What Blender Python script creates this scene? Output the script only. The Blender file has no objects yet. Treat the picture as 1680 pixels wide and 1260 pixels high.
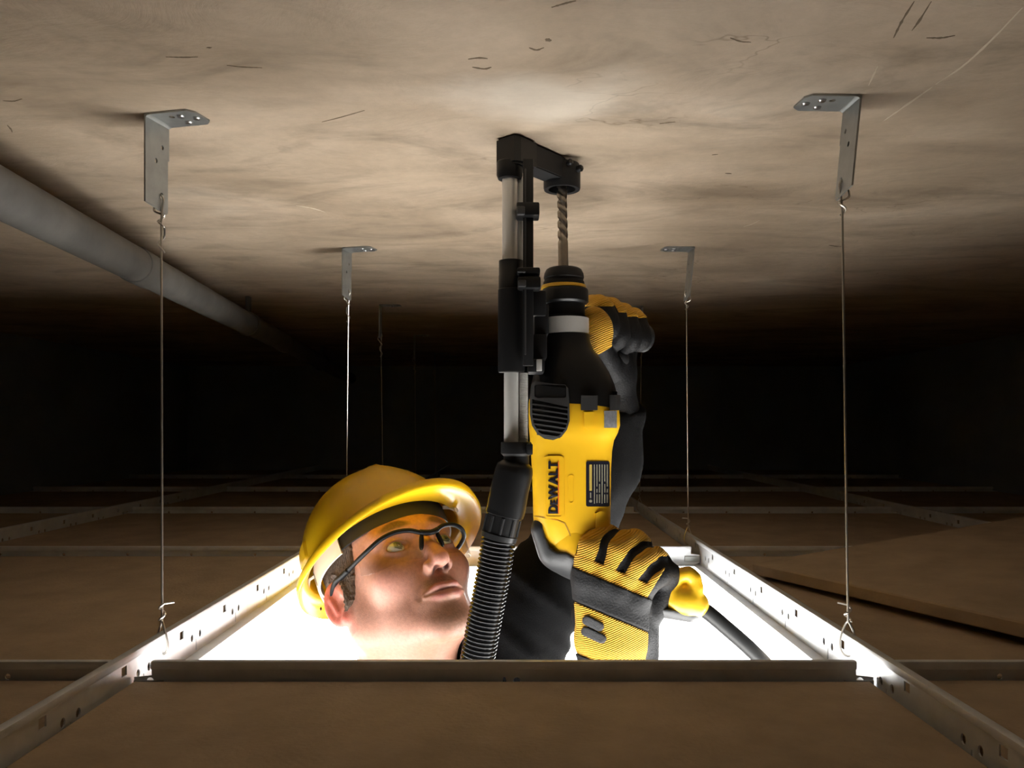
import bpy, bmesh, math, random
import numpy as np
from mathutils import Vector, Matrix

random.seed(7)
rng = np.random.default_rng(11)
scene = bpy.context.scene
COL = scene.collection

# ------------------------------------------------------------------ camera, world, exposure
FPX, VX, VY = 1291.0, 847.0, 698.0       # focal length in pixels and vanishing point of the level view
CZ = 2.605                               # eye height above the floor of the room below
cam = bpy.data.cameras.new('camera')
cam.sensor_width = 36.0
cam.lens = FPX / 1680.0 * 36.0
cam.shift_x = -(VX - 840.0) / 1680.0
cam.shift_y = (VY - 630.0) / 1680.0
cam.clip_start = 0.01
camo = bpy.data.objects.new('camera', cam)
COL.objects.link(camo)
camo.location = (0, 0, CZ)
camo.rotation_euler = (math.pi / 2, 0, 0)
scene.camera = camo

world = bpy.data.worlds.new('world')
scene.world = world
world.use_nodes = True
world.node_tree.nodes['Background'].inputs[0].default_value = (0.01, 0.012, 0.016, 1)
world.node_tree.nodes['Background'].inputs[1].default_value = 0.0

scene.view_settings.view_transform = 'Standard'
scene.view_settings.look = 'None'
scene.view_settings.exposure = 0.0
scene.view_settings.gamma = 1.0
scene.view_settings.use_curve_mapping = False
try:
    scene.cycles.use_denoising = True
    scene.cycles.max_bounces = 7
    scene.cycles.diffuse_bounces = 5
    scene.cycles.transparent_max_bounces = 12
    scene.cycles.sample_clamp_indirect = 6.0
    scene.cycles.caustics_reflective = False
    scene.cycles.caustics_refractive = False
except Exception:
    pass

PANEL_POWER = 12.5      # radiance of the work-light panel behind the man
SIDE_POWER = 18.5       # radiance of the two unseen lights added beside him
FRONT_POWER = 15.0      # radiance of the unseen fill light added in front of him

# ------------------------------------------------------------------ helpers
def P(px, py, d):
    """point at depth d (metres) seen at pixel px, py of the level view"""
    return np.array([(px - VX) / FPX * d, d, CZ - (py - VY) / FPX * d])

ORIG = {}

def tag(o, label=None, cat=None, group=None, kind=None):
    if label: o['label'] = label
    if cat: o['category'] = cat
    if group: o['group'] = group
    if kind: o['kind'] = kind
    return o

def thing(name, loc, label, cat, group=None):
    o = bpy.data.objects.new(name, None)
    o.empty_display_size = 0.02
    COL.objects.link(o)
    o.location = [float(c) for c in loc]
    ORIG[o.name] = np.array([float(c) for c in loc])
    return tag(o, label, cat, group)

def mk(name, VF, mat, parent=None, smooth=True, angle=35, label=None, cat=None, group=None, kind=None, colors=None):
    V, Fs = VF
    V = np.asarray(V, dtype=float)
    if parent is not None:
        base = ORIG[parent.name]
    else:
        lo, hi = V.min(0), V.max(0)
        base = np.array([(lo[0] + hi[0]) / 2, (lo[1] + hi[1]) / 2, lo[2]])
    me = bpy.data.meshes.new(name)
    me.from_pydata((V - base).tolist(), [], [list(map(int, f)) for f in Fs] if not isinstance(Fs, np.ndarray) else Fs.tolist())
    me.materials.append(mat)
    if smooth:
        me.polygons.foreach_set('use_smooth', [True] * len(me.polygons))
        if angle:
            me.set_sharp_from_angle(angle=math.radians(angle))
    if colors is not None:
        ca = me.color_attributes.new('Col', 'FLOAT_COLOR', 'POINT')
        c4 = np.ones((len(V), 4), dtype=np.float32)
        c4[:, :3] = colors
        ca.data.foreach_set('color', c4.ravel())
    me.update()
    o = bpy.data.objects.new(name, me)
    COL.objects.link(o)
    if parent is not None:
        o.parent = parent
        ORIG[o.name] = base
    else:
        o.location = base.tolist()
        ORIG[o.name] = base
    return tag(o, label, cat, group, kind)

def mk2(*a, **k):
    """a sub-part: shares the origin of its part"""
    return mk(*a, **k)

def copy_tree(o, loc, label=None, group=None):
    c = o.copy(); COL.objects.link(c); c.location = loc
    if label: c['label'] = label
    if group: c['group'] = group
    for ch in list(o.children):
        k = ch.copy(); COL.objects.link(k); k.parent = c
        for g in list(ch.children):
            s = g.copy(); COL.objects.link(s); s.parent = k
    return c

def join(*parts):
    V, Fs, n = [], [], 0
    for v, f in parts:
        v = np.asarray(v, dtype=float)
        V.append(v)
        Fs += [[int(i) + n for i in q] for q in f]
        n += len(v)
    return np.concatenate(V), Fs

def from_bm(bm):
    bm.verts.index_update()
    V = np.array([v.co[:] for v in bm.verts])
    Fs = [[v.index for v in f.verts] for f in bm.faces]
    bm.free()
    return V, Fs

def box(lo, hi, bevel=0.0, seg=2):
    bm = bmesh.new()
    bmesh.ops.create_cube(bm, size=1.0)
    lo, hi = np.array(lo, float), np.array(hi, float)
    for v in bm.verts:
        v.co = Vector(((lo + hi) / 2 + np.array(v.co[:]) * (hi - lo)).tolist())
    if bevel > 0:
        bmesh.ops.bevel(bm, geom=list(bm.edges), offset=bevel, segments=seg, affect='EDGES', profile=0.6)
    return from_bm(bm)

def xf(VF, M=None, t=(0, 0, 0)):
    V, Fs = VF
    V = np.asarray(V, float)
    if M is not None: V = V @ np.asarray(M).T
    return V + np.asarray(t, float), Fs

def rotz(a):
    c, s = math.cos(a), math.sin(a)
    return np.array([[c, -s, 0], [s, c, 0], [0, 0, 1]])
def roty(a):
    c, s = math.cos(a), math.sin(a)
    return np.array([[c, 0, s], [0, 1, 0], [-s, 0, c]])
def rotx(a):
    c, s = math.cos(a), math.sin(a)
    return np.array([[1, 0, 0], [0, c, -s], [0, s, c]])

def frame(d):
    d = np.asarray(d, float); d = d / np.linalg.norm(d)
    u = np.cross(d, [0, 0, 1.0])
    if np.linalg.norm(u) < 1e-3: u = np.cross(d, [0, 1.0, 0])
    u /= np.linalg.norm(u)
    return u, np.cross(u, d), d

def loft(rings, caps=True):
    n = len(rings[0]); V = np.concatenate(rings); Fs = []
    for i in range(len(rings) - 1):
        a, b = i * n, (i + 1) * n
        for j in range(n):
            k = (j + 1) % n
            Fs.append([a + j, a + k, b + k, b + j])
    if caps:
        Fs.append(list(range(n))[::-1])
        Fs.append([(len(rings) - 1) * n + j for j in range(n)])
    return V, Fs

def sweep(path, radii, n=16, caps=True, flat=1.0):
    """round tube along a path, parallel-transported"""
    path = np.asarray(path, float)
    radii = np.broadcast_to(np.asarray(radii, float), (len(path),))
    T = np.gradient(path, axis=0)
    T /= np.linalg.norm(T, axis=1)[:, None] + 1e-12
    u, v, _ = frame(T[0])
    rings = []
    ang = np.linspace(0, 2 * math.pi, n, endpoint=False)
    for p, t, r in zip(path, T, radii):
        u = u - t * np.dot(u, t); u /= np.linalg.norm(u)
        v = np.cross(t, u)
        rings.append(p + r * (np.cos(ang)[:, None] * u + flat * np.sin(ang)[:, None] * v))
    return loft(rings, caps)

def lathe(base, axis, prof, n=32, caps=True):
    """prof: list of (distance along axis, radius)"""
    u, v, d = frame(axis)
    base = np.asarray(base, float)
    ang = np.linspace(0, 2 * math.pi, n, endpoint=False)
    ring = np.cos(ang)[:, None] * u + np.sin(ang)[:, None] * v
    return loft([base + d * s + max(r, 1e-5) * ring for s, r in prof], caps)

def spline(pts, n):
    """Catmull-Rom through points, n samples"""
    p = np.asarray(pts, float)
    p = np.concatenate([[2 * p[0] - p[1]], p, [2 * p[-1] - p[-2]]])
    m = len(p) - 3
    t = np.linspace(0, m - 1e-6, n)
    i = t.astype(int); f = (t - i)[:, None]
    a, b, c, d = p[i], p[i + 1], p[i + 2], p[i + 3]
    return .5 * (2 * b + (c - a) * f + (2 * a - 5 * b + 4 * c - d) * f ** 2 + (3 * b - a - 3 * c + d) * f ** 3)

def plate(outer, holes, th):
    """flat plate in the local xy-plane with holes, thickness th along +z"""
    bm = bmesh.new()
    es = []
    for loop in [outer] + list(holes):
        vs = [bm.verts.new((x, y, 0)) for x, y in loop]
        for i in range(len(vs)):
            es.append(bm.edges.new((vs[i], vs[(i + 1) % len(vs)])))
    bmesh.ops.triangle_fill(bm, use_beauty=True, use_dissolve=False, edges=es, normal=(0, 0, 1))
    r = bmesh.ops.extrude_face_region(bm, geom=list(bm.faces))
    vs = [g for g in r['geom'] if isinstance(g, bmesh.types.BMVert)]
    bmesh.ops.translate(bm, vec=(0, 0, th), verts=vs)
    bmesh.ops.recalc_face_normals(bm, faces=list(bm.faces))
    return from_bm(bm)

def circ(cx, cy, rx, ry=None, n=12):
    ry = rx if ry is None else ry
    return [(cx + rx * math.cos(2 * math.pi * i / n), cy + ry * math.sin(2 * math.pi * i / n)) for i in range(n)]
def rect(x0, y0, x1, y1):
    return [(x0, y0), (x1, y0), (x1, y1), (x0, y1)]
def rrect(x0, y0, x1, y1, r, n=5):
    pts = []
    for cx, cy, a in ((x1 - r, y0 + r, -90), (x1 - r, y1 - r, 0), (x0 + r, y1 - r, 90), (x0 + r, y0 + r, 180)):
        for i in range(n + 1):
            t = math.radians(a + 90 * i / n)
            pts.append((cx + r * math.cos(t), cy + r * math.sin(t)))
    return pts

# ---- signed distance fields meshed with surface nets
def nets(fun, lo, hi, h):
    lo, hi = np.asarray(lo, float), np.asarray(hi, float)
    n = np.ceil((hi - lo) / h).astype(int) + 1
    ax = [lo[i] + h * np.arange(n[i]) for i in range(3)]
    X, Y, Z = np.meshgrid(*[a.astype(np.float32) for a in ax], indexing='ij')
    D = fun(X, Y, Z)
    return nets_field(D, lo, h)

def nets_field(D, lo, h):
    s = D < 0
    nx, ny, nz = D.shape
    cs = [slice(0, -1), slice(1, None)]
    cnt = np.zeros((nx - 1, ny - 1, nz - 1), np.float32)
    acc = [np.zeros_like(cnt) for _ in range(3)]
    for axis in range(3):
        o1, o2 = [a for a in range(3) if a != axis]
        for i in (0, 1):
            for j in (0, 1):
                sa = [None] * 3; sb = [None] * 3
                sa[axis], sb[axis] = cs[0], cs[1]
                sa[o1] = sb[o1] = cs[i]; sa[o2] = sb[o2] = cs[j]
                a, b = D[tuple(sa)], D[tuple(sb)]
                m = (a < 0) != (b < 0)
                t = np.where(m, a / np.where(m, a - b, 1), 0)
                cnt += m
                acc[axis] += t
                if i: acc[o1] += m
                if j: acc[o2] += m
    cell = cnt > 0
    idx = -np.ones(cell.shape, int)
    idx[cell] = np.arange(cell.sum())
    ii = np.argwhere(cell)
    V = np.stack([acc[k][cell] / cnt[cell] for k in range(3)], 1) + ii
    V = np.asarray(lo) + V * h
    Q = []
    for axis in range(3):
        o1, o2 = [(1, 2), (2, 0), (0, 1)][axis]
        sa = [slice(None)] * 3; sb = [slice(None)] * 3
        sa[axis], sb[axis] = cs[0], cs[1]
        e = s[tuple(sa)] != s[tuple(sb)]
        inside = s[tuple(sa)]
        pts = np.argwhere(e)
        ok = (pts[:, o1] > 0) & (pts[:, o2] > 0) & (pts[:, o1] < D.shape[o1] - 1) & (pts[:, o2] < D.shape[o2] - 1)
        pts = pts[ok]
        def at(d1, d2):
            q = pts.copy(); q[:, o1] += d1; q[:, o2] += d2
            return idx[q[:, 0], q[:, 1], q[:, 2]]
        quad = np.stack([at(-1, -1), at(0, -1), at(0, 0), at(-1, 0)], 1)
        fl = ~inside[pts[:, 0], pts[:, 1], pts[:, 2]]
        quad[fl] = quad[fl][:, ::-1]
        Q.append(quad)
    Q = np.concatenate(Q)
    Q = Q[(Q >= 0).all(1)]
    return V, Q

def smin(a, b, k):
    h = np.maximum(k - np.abs(a - b), 0) / k
    return np.minimum(a, b) - h * h * k * .25
def smax(a, b, k):
    return -smin(-a, -b, k)
def sph(X, Y, Z, c, r):
    return np.sqrt((X - c[0]) ** 2 + (Y - c[1]) ** 2 + (Z - c[2]) ** 2) - r
def ell(X, Y, Z, c, r):
    k0 = np.sqrt(((X - c[0]) / r[0]) ** 2 + ((Y - c[1]) / r[1]) ** 2 + ((Z - c[2]) / r[2]) ** 2)
    k1 = np.sqrt(((X - c[0]) / r[0] ** 2) ** 2 + ((Y - c[1]) / r[1] ** 2) ** 2 + ((Z - c[2]) / r[2] ** 2) ** 2)
    return k0 * (k0 - 1) / np.maximum(k1, 1e-6)
def cone(X, Y, Z, a, b, ra, rb, both=False):
    """capsule with radius changing from ra to rb"""
    a = np.asarray(a, float); b = np.asarray(b, float); ba = b - a
    t = ((X - a[0]) * ba[0] + (Y - a[1]) * ba[1] + (Z - a[2]) * ba[2]) / float(ba @ ba)
    t = np.clip(t, 0, 1)
    cx, cy, cz = a[0] + t * ba[0], a[1] + t * ba[1], a[2] + t * ba[2]
    d = np.sqrt((X - cx) ** 2 + (Y - cy) ** 2 + (Z - cz) ** 2) - (ra + (rb - ra) * t)
    return (d, (cx, cy, cz)) if both else d
def obox(X, Y, Z, c, ax, half, r):
    """rounded box with axes ax (rows)"""
    q = []
    for k in range(3):
        q.append(np.abs((X - c[0]) * ax[k][0] + (Y - c[1]) * ax[k][1] + (Z - c[2]) * ax[k][2]) - (half[k] - r))
    out = np.sqrt(sum(np.maximum(a, 0) ** 2 for a in q))
    return out + np.minimum(np.maximum(np.maximum(q[0], q[1]), q[2]), 0) - r

# ------------------------------------------------------------------ materials
MATS = {}
def mat(name, col, rough=.5, metal=0.0, bump=0.0, bscale=200.0, var=0.0, vscale=8.0, coat=0.0, sss=0.0, emit=0.0, spec=.5, attr=False, stretch=None, sheen=0.0, trans=0.0):
    m = bpy.data.materials.new(name); m.use_nodes = True
    nt = m.node_tree; b = nt.nodes['Principled BSDF']
    b.inputs['Base Color'].default_value = (*col, 1)
    b.inputs['Roughness'].default_value = rough
    b.inputs['Metallic'].default_value = metal
    b.inputs['Specular IOR Level'].default_value = spec
    b.inputs['Coat Weight'].default_value = coat
    b.inputs['Coat Roughness'].default_value = .12
    b.inputs['Sheen Weight'].default_value = sheen
    if sss:
        b.inputs['Subsurface Weight'].default_value = sss
        b.inputs['Subsurface Radius'].default_value = (.012, .004, .002)
        b.inputs['Subsurface Scale'].default_value = 1.0
    if emit:
        b.inputs['Emission Color'].default_value = (*col, 1)
        b.inputs['Emission Strength'].default_value = emit
    tc = nt.nodes.new('ShaderNodeTexCoord')
    src = tc.outputs['Object']
    if stretch:
        mp = nt.nodes.new('ShaderNodeMapping')
        mp.inputs['Scale'].default_value = stretch
        nt.links.new(src, mp.inputs['Vector']); src = mp.outputs['Vector']
    base = None
    if attr:
        ca = nt.nodes.new('ShaderNodeVertexColor'); ca.layer_name = 'Col'
        base = ca.outputs['Color']
    if var:
        n = nt.nodes.new('ShaderNodeTexNoise')
        n.inputs['Scale'].default_value = vscale; n.inputs['Detail'].default_value = 6
        n.inputs['Roughness'].default_value = .6
        nt.links.new(src, n.inputs['Vector'])
        mr = nt.nodes.new('ShaderNodeMapRange')
        mr.inputs['From Min'].default_value = .3; mr.inputs['From Max'].default_value = .7
        mr.inputs['To Min'].default_value = 1 - var; mr.inputs['To Max'].default_value = 1 + var
        nt.links.new(n.outputs['Fac'], mr.inputs['Value'])
        mx = nt.nodes.new('ShaderNodeMix'); mx.data_type = 'RGBA'; mx.blend_type = 'MULTIPLY'
        mx.inputs['Factor'].default_value = 1
        if base is None: mx.inputs['A'].default_value = (*col, 1)
        else: nt.links.new(base, mx.inputs['A'])
        cmb = nt.nodes.new('ShaderNodeCombineColor')
        for k in range(3): nt.links.new(mr.outputs['Result'], cmb.inputs[k])
        nt.links.new(cmb.outputs['Color'], mx.inputs['B'])
        base = mx.outputs['Result']
    if base is not None:
        nt.links.new(base, b.inputs['Base Color'])
    if bump:
        n = nt.nodes.new('ShaderNodeTexNoise')
        n.inputs['Scale'].default_value = bscale; n.inputs['Detail'].default_value = 5
        nt.links.new(src, n.inputs['Vector'])
        bp = nt.nodes.new('ShaderNodeBump'); bp.inputs['Strength'].default_value = bump
        bp.inputs['Distance'].default_value = .002
        nt.links.new(n.outputs['Fac'], bp.inputs['Height'])
        nt.links.new(bp.outputs['Normal'], b.inputs['Normal'])
    MATS[name] = m
    return m

def wave_bump(m, scale, strength, direction='Z', dist=.001, vec=None):
    nt = m.node_tree; b = nt.nodes['Principled BSDF']
    tc = nt.nodes.new('ShaderNodeTexCoord')
    mp = nt.nodes.new('ShaderNodeMapping')
    if vec is not None: mp.inputs['Rotation'].default_value = vec
    w = nt.nodes.new('ShaderNodeTexWave'); w.bands_direction = direction
    w.inputs['Scale'].default_value = scale; w.inputs['Distortion'].default_value = .4
    nt.links.new(tc.outputs['Object'], mp.inputs['Vector'])
    nt.links.new(mp.outputs['Vector'], w.inputs['Vector'])
    bp = nt.nodes.new('ShaderNodeBump'); bp.inputs['Strength'].default_value = strength
    bp.inputs['Distance'].default_value = dist
    nt.links.new(w.outputs['Fac'], bp.inputs['Height'])
    nt.links.new(bp.outputs['Normal'], b.inputs['Normal'])
    # the ribs are a little darker in their grooves' yarn
    return m

def concrete_soffit():
    m = bpy.data.materials.new('concrete_soffit'); m.use_nodes = True
    nt = m.node_tree; b = nt.nodes['Principled BSDF']
    N = nt.nodes.new; L = nt.links.new
    tc = N('ShaderNodeTexCoord')
    def noise(scale, detail, rough=.6, stretch=(1, 1, 1), dist=0.0, rot=0.0):
        mp = N('ShaderNodeMapping'); mp.inputs['Scale'].default_value = stretch
        mp.inputs['Rotation'].default_value = (0, 0, rot)
        L(tc.outputs['Object'], mp.inputs['Vector'])
        n = N('ShaderNodeTexNoise'); n.inputs['Scale'].default_value = scale
        n.inputs['Detail'].default_value = detail; n.inputs['Roughness'].default_value = rough
        n.inputs['Distortion'].default_value = dist
        L(mp.outputs['Vector'], n.inputs['Vector'])
        return n.outputs['Fac']
    def ramp(fac, stops):
        r = N('ShaderNodeValToRGB')
        cr = r.color_ramp
        cr.elements[0].position, cr.elements[0].color = stops[0][0], (*stops[0][1], 1)
        cr.elements[1].position, cr.elements[1].color = stops[-1][0], (*stops[-1][1], 1)
        for p, c in stops[1:-1]:
            e = cr.elements.new(p); e.color = (*c, 1)
        L(fac, r.inputs['Fac'])
        return r.outputs['Color']
    def mix(a, bb, fac, mode='MIX'):
        x = N('ShaderNodeMix'); x.data_type = 'RGBA'; x.blend_type = mode
        if isinstance(fac, float): x.inputs['Factor'].default_value = fac
        else: L(fac, x.inputs['Factor'])
        L(a, x.inputs['A']); L(bb, x.inputs['B'])
        return x.outputs['Result']
    big = ramp(noise(3.0, 5, .55, (1, 1.6, 1), .8), [(.28, (.35, .265, .185)), (.45, (.49, .385, .275)), (.6, (.595, .475, .35)), (.75, (.70, .59, .46))])
    trowel = ramp(noise(6.0, 8, .62, (.7, 1.5, 1), 1.6, .25), [(.28, (.52, .50, .47)), (.5, (.98, .98, .98)), (.75, (1.12, 1.12, 1.12))])
    c = mix(big, trowel, 0.8, 'MULTIPLY')
    fine = ramp(noise(70.0, 6, .7), [(.3, (.86, .86, .85)), (.7, (1.08, 1.08, 1.08))])
    c = mix(c, fine, 0.6, 'MULTIPLY')
    pits = ramp(noise(26.0, 10, .78, (.6, 1.5, 1), .5), [(.0, (.3, .26, .2)), (.26, (.5, .45, .4)), (.33, (1, 1, 1)), (1.0, (1, 1, 1))])
    c = mix(c, pits, 0.8, 'MULTIPLY')
    # dark scuffs and short scratches
    sc = N('ShaderNodeTexVoronoi'); sc.feature = 'DISTANCE_TO_EDGE'; sc.inputs['Scale'].default_value = 5.5
    mp = N('ShaderNodeMapping'); mp.inputs['Scale'].default_value = (.7, 1.7, 1); mp.inputs['Rotation'].default_value = (0, 0, .5)
    L(tc.outputs['Object'], mp.inputs['Vector'])
    wob = N('ShaderNodeTexNoise'); wob.inputs['Scale'].default_value = 7; wob.inputs['Detail'].default_value = 4
    L(mp.outputs['Vector'], wob.inputs['Vector'])
    ad = N('ShaderNodeMix'); ad.data_type = 'RGBA'; ad.blend_type = 'ADD'; ad.inputs['Factor'].default_value = .35
    L(mp.outputs['Vector'], ad.inputs['A']); L(wob.outputs['Color'], ad.inputs['B'])
    L(ad.outputs['Result'], sc.inputs['Vector'])
    line = ramp(sc.outputs['Distance'], [(0.0, (.45, .4, .33)), (.006, (.8, .78, .75)), (.012, (1, 1, 1))])
    gate = ramp(noise(4.5, 3, .5), [(.57, (0, 0, 0)), (.64, (1, 1, 1))])
    gl = N('ShaderNodeRGBToBW'); L(gate, gl.inputs['Color'])
    ml = N('ShaderNodeMath'); ml.operation = 'MULTIPLY'; ml.inputs[1].default_value = .7
    L(gl.outputs['Val'], ml.inputs[0])
    c = mix(c, line, ml.outputs[0], 'MULTIPLY')
    # pale oval patch with a noise-broken edge
    mp2 = N('ShaderNodeMapping'); mp2.inputs['Location'].default_value = (-PALE_PATCH[0] / .105, -PALE_PATCH[1] / .060, 0)
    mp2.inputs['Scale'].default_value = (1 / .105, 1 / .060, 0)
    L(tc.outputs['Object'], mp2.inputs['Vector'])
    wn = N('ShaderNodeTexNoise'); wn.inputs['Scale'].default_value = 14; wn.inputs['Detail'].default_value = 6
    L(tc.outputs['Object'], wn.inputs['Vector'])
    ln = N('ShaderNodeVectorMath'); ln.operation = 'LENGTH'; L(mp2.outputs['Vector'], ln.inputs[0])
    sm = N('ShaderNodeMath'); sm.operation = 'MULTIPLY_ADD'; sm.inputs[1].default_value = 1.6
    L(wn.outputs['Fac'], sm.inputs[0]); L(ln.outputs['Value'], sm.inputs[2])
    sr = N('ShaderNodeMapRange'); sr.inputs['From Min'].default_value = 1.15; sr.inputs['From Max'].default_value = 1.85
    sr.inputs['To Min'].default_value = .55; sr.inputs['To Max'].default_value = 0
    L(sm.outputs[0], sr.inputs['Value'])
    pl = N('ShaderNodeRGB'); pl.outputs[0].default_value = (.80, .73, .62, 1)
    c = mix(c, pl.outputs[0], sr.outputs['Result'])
    L(c, b.inputs['Base Color'])
    b.inputs['Roughness'].default_value = .62
    hn = noise(9.0, 8, .62, (.75, 1.4, 1), 1.2, .25)
    bp = N('ShaderNodeBump'); bp.inputs['Strength'].default_value = .55; bp.inputs['Distance'].default_value = .006
    L(hn, bp.inputs['Height'])
    L(bp.outputs['Normal'], b.inputs['Normal'])
    return m

PALE_PATCH = (.03 - (-.01), .665 - 1.535)      # relative to the slab's middle
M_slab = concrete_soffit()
M_wall = mat('plenum_wall', (.36, .41, .46), .9, var=.15, vscale=3, bump=.3, bscale=40)
M_floor = mat('room_floor', (.62, .61, .58), .6, var=.08)
M_tile = mat('tile_back_paper', (.44, .335, .225), .85, var=.16, vscale=14, bump=.35, bscale=260)
M_tee = mat('galvanised_steel', (.76, .78, .80), .38, .25, var=.10, vscale=30, bump=.05, bscale=120)
M_brk = mat('zinc_bracket', (.36, .37, .355), .42, .6, var=.14, vscale=40, bump=.06, bscale=200)
M_screw = mat('screw_steel', (.55, .55, .55), .3, 1.0)
M_wire = mat('hanger_wire_steel', (.62, .58, .52), .35, 1.0)
M_pipe = mat('conduit_grey', (.115, .11, .10), .6, .0, var=.22, vscale=18, bump=.2, bscale=60)
M_yel = mat('drill_yellow_plastic', (.88, .50, .015), .32, var=.02, coat=.15)
M_blk = mat('black_plastic', (.008, .008, .0085), .36, spec=.35, bump=.04, bscale=700)
M_blk2 = mat('satin_black_plastic', (.012, .012, .013), .5, spec=.3, bump=.06, bscale=900)
M_gry = mat('charcoal_plastic', (.05, .051, .053), .45, bump=.06, bscale=800)
M_rub = mat('grey_rubber_overmould', (.024, .0245, .026), .46, bump=.08, bscale=700)
M_sil = mat('brushed_aluminium', (.72, .71, .68), .30, .35, bump=.04, bscale=150, stretch=(1, 1, .05))
M_steel = mat('drill_bit_steel', (.36, .32, .27), .33, 1.0, var=.15, vscale=60)
M_lab = mat('label_black', (.012, .012, .02), .3)
M_labw = mat('label_pale_print', (.30, .28, .20), .5)
M_laby = mat('label_yellow_print', (.50, .36, .07), .5)
M_labs = mat('label_silver', (.45, .45, .46), .35, .6, var=.25, vscale=300)
M_org = mat('logo_orange', (.75, .16, .02), .4)
M_hat = mat('hard_hat_yellow', (.92, .54, .010), .30, coat=.12)
M_band = mat('headband_black', (.012, .012, .013), .55, bump=.1, bscale=600)
M_strap = mat('harness_white_plastic', (.75, .70, .64), .4)
M_skin = mat('skin', (.6, .36, .27), .5, sss=.12, attr=True, var=.13, vscale=260, bump=.14, bscale=700)
M_hair = mat('short_brown_hair', (.085, .05, .028), .6, var=.45, vscale=500, bump=.9, bscale=900, stretch=(1, 1, .25))
M_eyew = mat('eye', (.8, .78, .74), .12, attr=True, coat=.6)
M_frame = mat('glasses_frame_black', (.004, .004, .005), .5, spec=.2)
M_fleece = mat('black_fleece', (.0055, .0055, .006), .95, bump=.8, bscale=900, sheen=.03, spec=.08, var=.3, vscale=400)
M_trs = mat('dark_work_trousers', (.03, .032, .04), .9, bump=.3, bscale=400)
M_boot = mat('brown_work_boot', (.10, .06, .03), .6)
M_knit = wave_bump(mat('yellow_knit', (.80, .42, .02), .8, sheen=.1), 160, .9, 'Z', .0012, (0, math.radians(24), 0))
M_lea = mat('black_leather', (.010, .010, .011), .6, spec=.25, bump=.35, bscale=500)
M_pad = mat('black_rubber_pad', (.022, .022, .024), .5, bump=.5, bscale=1500)
M_cord = mat('black_cord', (.016, .016, .016), .5, bump=.05, bscale=300)
M_hose = mat('black_hose', (.012, .012, .013), .22)
M_wood = mat('scaffold_plank', (.38, .26, .15), .7, var=.2, vscale=10, stretch=(1, 12, 12))
M_alu = mat('scaffold_tube', (.6, .6, .6), .4, 1.0)
M_case = mat('lamp_housing', (.03, .03, .03), .5)

def glass_mat():
    m = bpy.data.materials.new('clear_lens'); m.use_nodes = True
    nt = m.node_tree; nt.nodes.clear()
    N = nt.nodes.new; L = nt.links.new
    out = N('ShaderNodeOutputMaterial'); mx = N('ShaderNodeMixShader')
    tr = N('ShaderNodeBsdfTransparent'); gl = N('ShaderNodeBsdfGlossy'); fr = N('ShaderNodeLayerWeight')
    tr.inputs['Color'].default_value = (.93, .93, .92, 1)
    gl.inputs['Roughness'].default_value = .03
    pw = N('ShaderNodeMath'); pw.operation = 'POWER'; pw.inputs[1].default_value = 4
    ma = N('ShaderNodeMath'); ma.operation = 'MULTIPLY_ADD'; ma.inputs[1].default_value = .30; ma.inputs[2].default_value = .025
    L(fr.outputs['Facing'], pw.inputs[0]); L(pw.outputs[0], ma.inputs[0]); L(ma.outputs[0], mx.inputs['Fac']); L(tr.outputs[0], mx.inputs[1]); L(gl.outputs[0], mx.inputs[2])
    L(mx.outputs[0], out.inputs['Surface'])
    return m
M_lens = glass_mat()

def lamp_mat(name, power):
    m = bpy.data.materials.new(name); m.use_nodes = True
    nt = m.node_tree; nt.nodes.clear()
    out = nt.nodes.new('ShaderNodeOutputMaterial'); e = nt.nodes.new('ShaderNodeEmission')
    e.inputs['Color'].default_value = (1.0, .985, .95, 1); e.inputs['Strength'].default_value = power
    nt.links.new(e.outputs[0], out.inputs['Surface'])
    return m

# ------------------------------------------------------------------ the setting
X_T = [-1.51, -.91, -.31, .29, .89, 1.49]                 # main tee lines
Y_T = [-.565, .035, .635, 1.235, 1.835, 2.435, 3.035, 3.635]   # cross tee lines
ZS = CZ + .275          # underside of the concrete slab
ZF = CZ - .220          # underside of the ceiling grid
XL, XR, YN, YF = X_T[0] - .012, X_T[-1] + .012, Y_T[0] - .012, Y_T[-1] + .012
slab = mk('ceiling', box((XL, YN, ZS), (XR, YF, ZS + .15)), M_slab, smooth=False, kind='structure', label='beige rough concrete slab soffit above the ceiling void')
mk('floor', box((XL, YN, -.1), (XR, YF, 0)), M_floor, smooth=False, kind='structure')
mk('wall_left', box((XL - .1, YN - .1, -.1), (XL, YF + .1, ZS + .15)), M_wall, smooth=False, kind='structure')
mk('wall_right', box((XR, YN - .1, -.1), (XR + .1, YF + .1, ZS + .15)), M_wall, smooth=False, kind='structure')
mk('wall_back', box((XL, YF, -.1), (XR, YF + .1, ZS + .15)), M_wall, smooth=False, kind='structure')
mk('wall_front', box((XL, YN - .1, -.1), (XR, YN, ZS + .15)), M_wall, smooth=False, kind='structure')
for i, (a, b_) in enumerate((((XL, YN, ZF), (XL + .022, YF, ZF + .002)), ((XR - .022, YN, ZF), (XR, YF, ZF + .002)),
                             ((XL, YN, ZF), (XR, YN + .022, ZF + .002)), ((XL, YF - .022, ZF), (XR, YF, ZF + .002)))):
    mk('trim_%d' % (i + 1), box(a, b_), M_tee, smooth=False, kind='structure')

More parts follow.
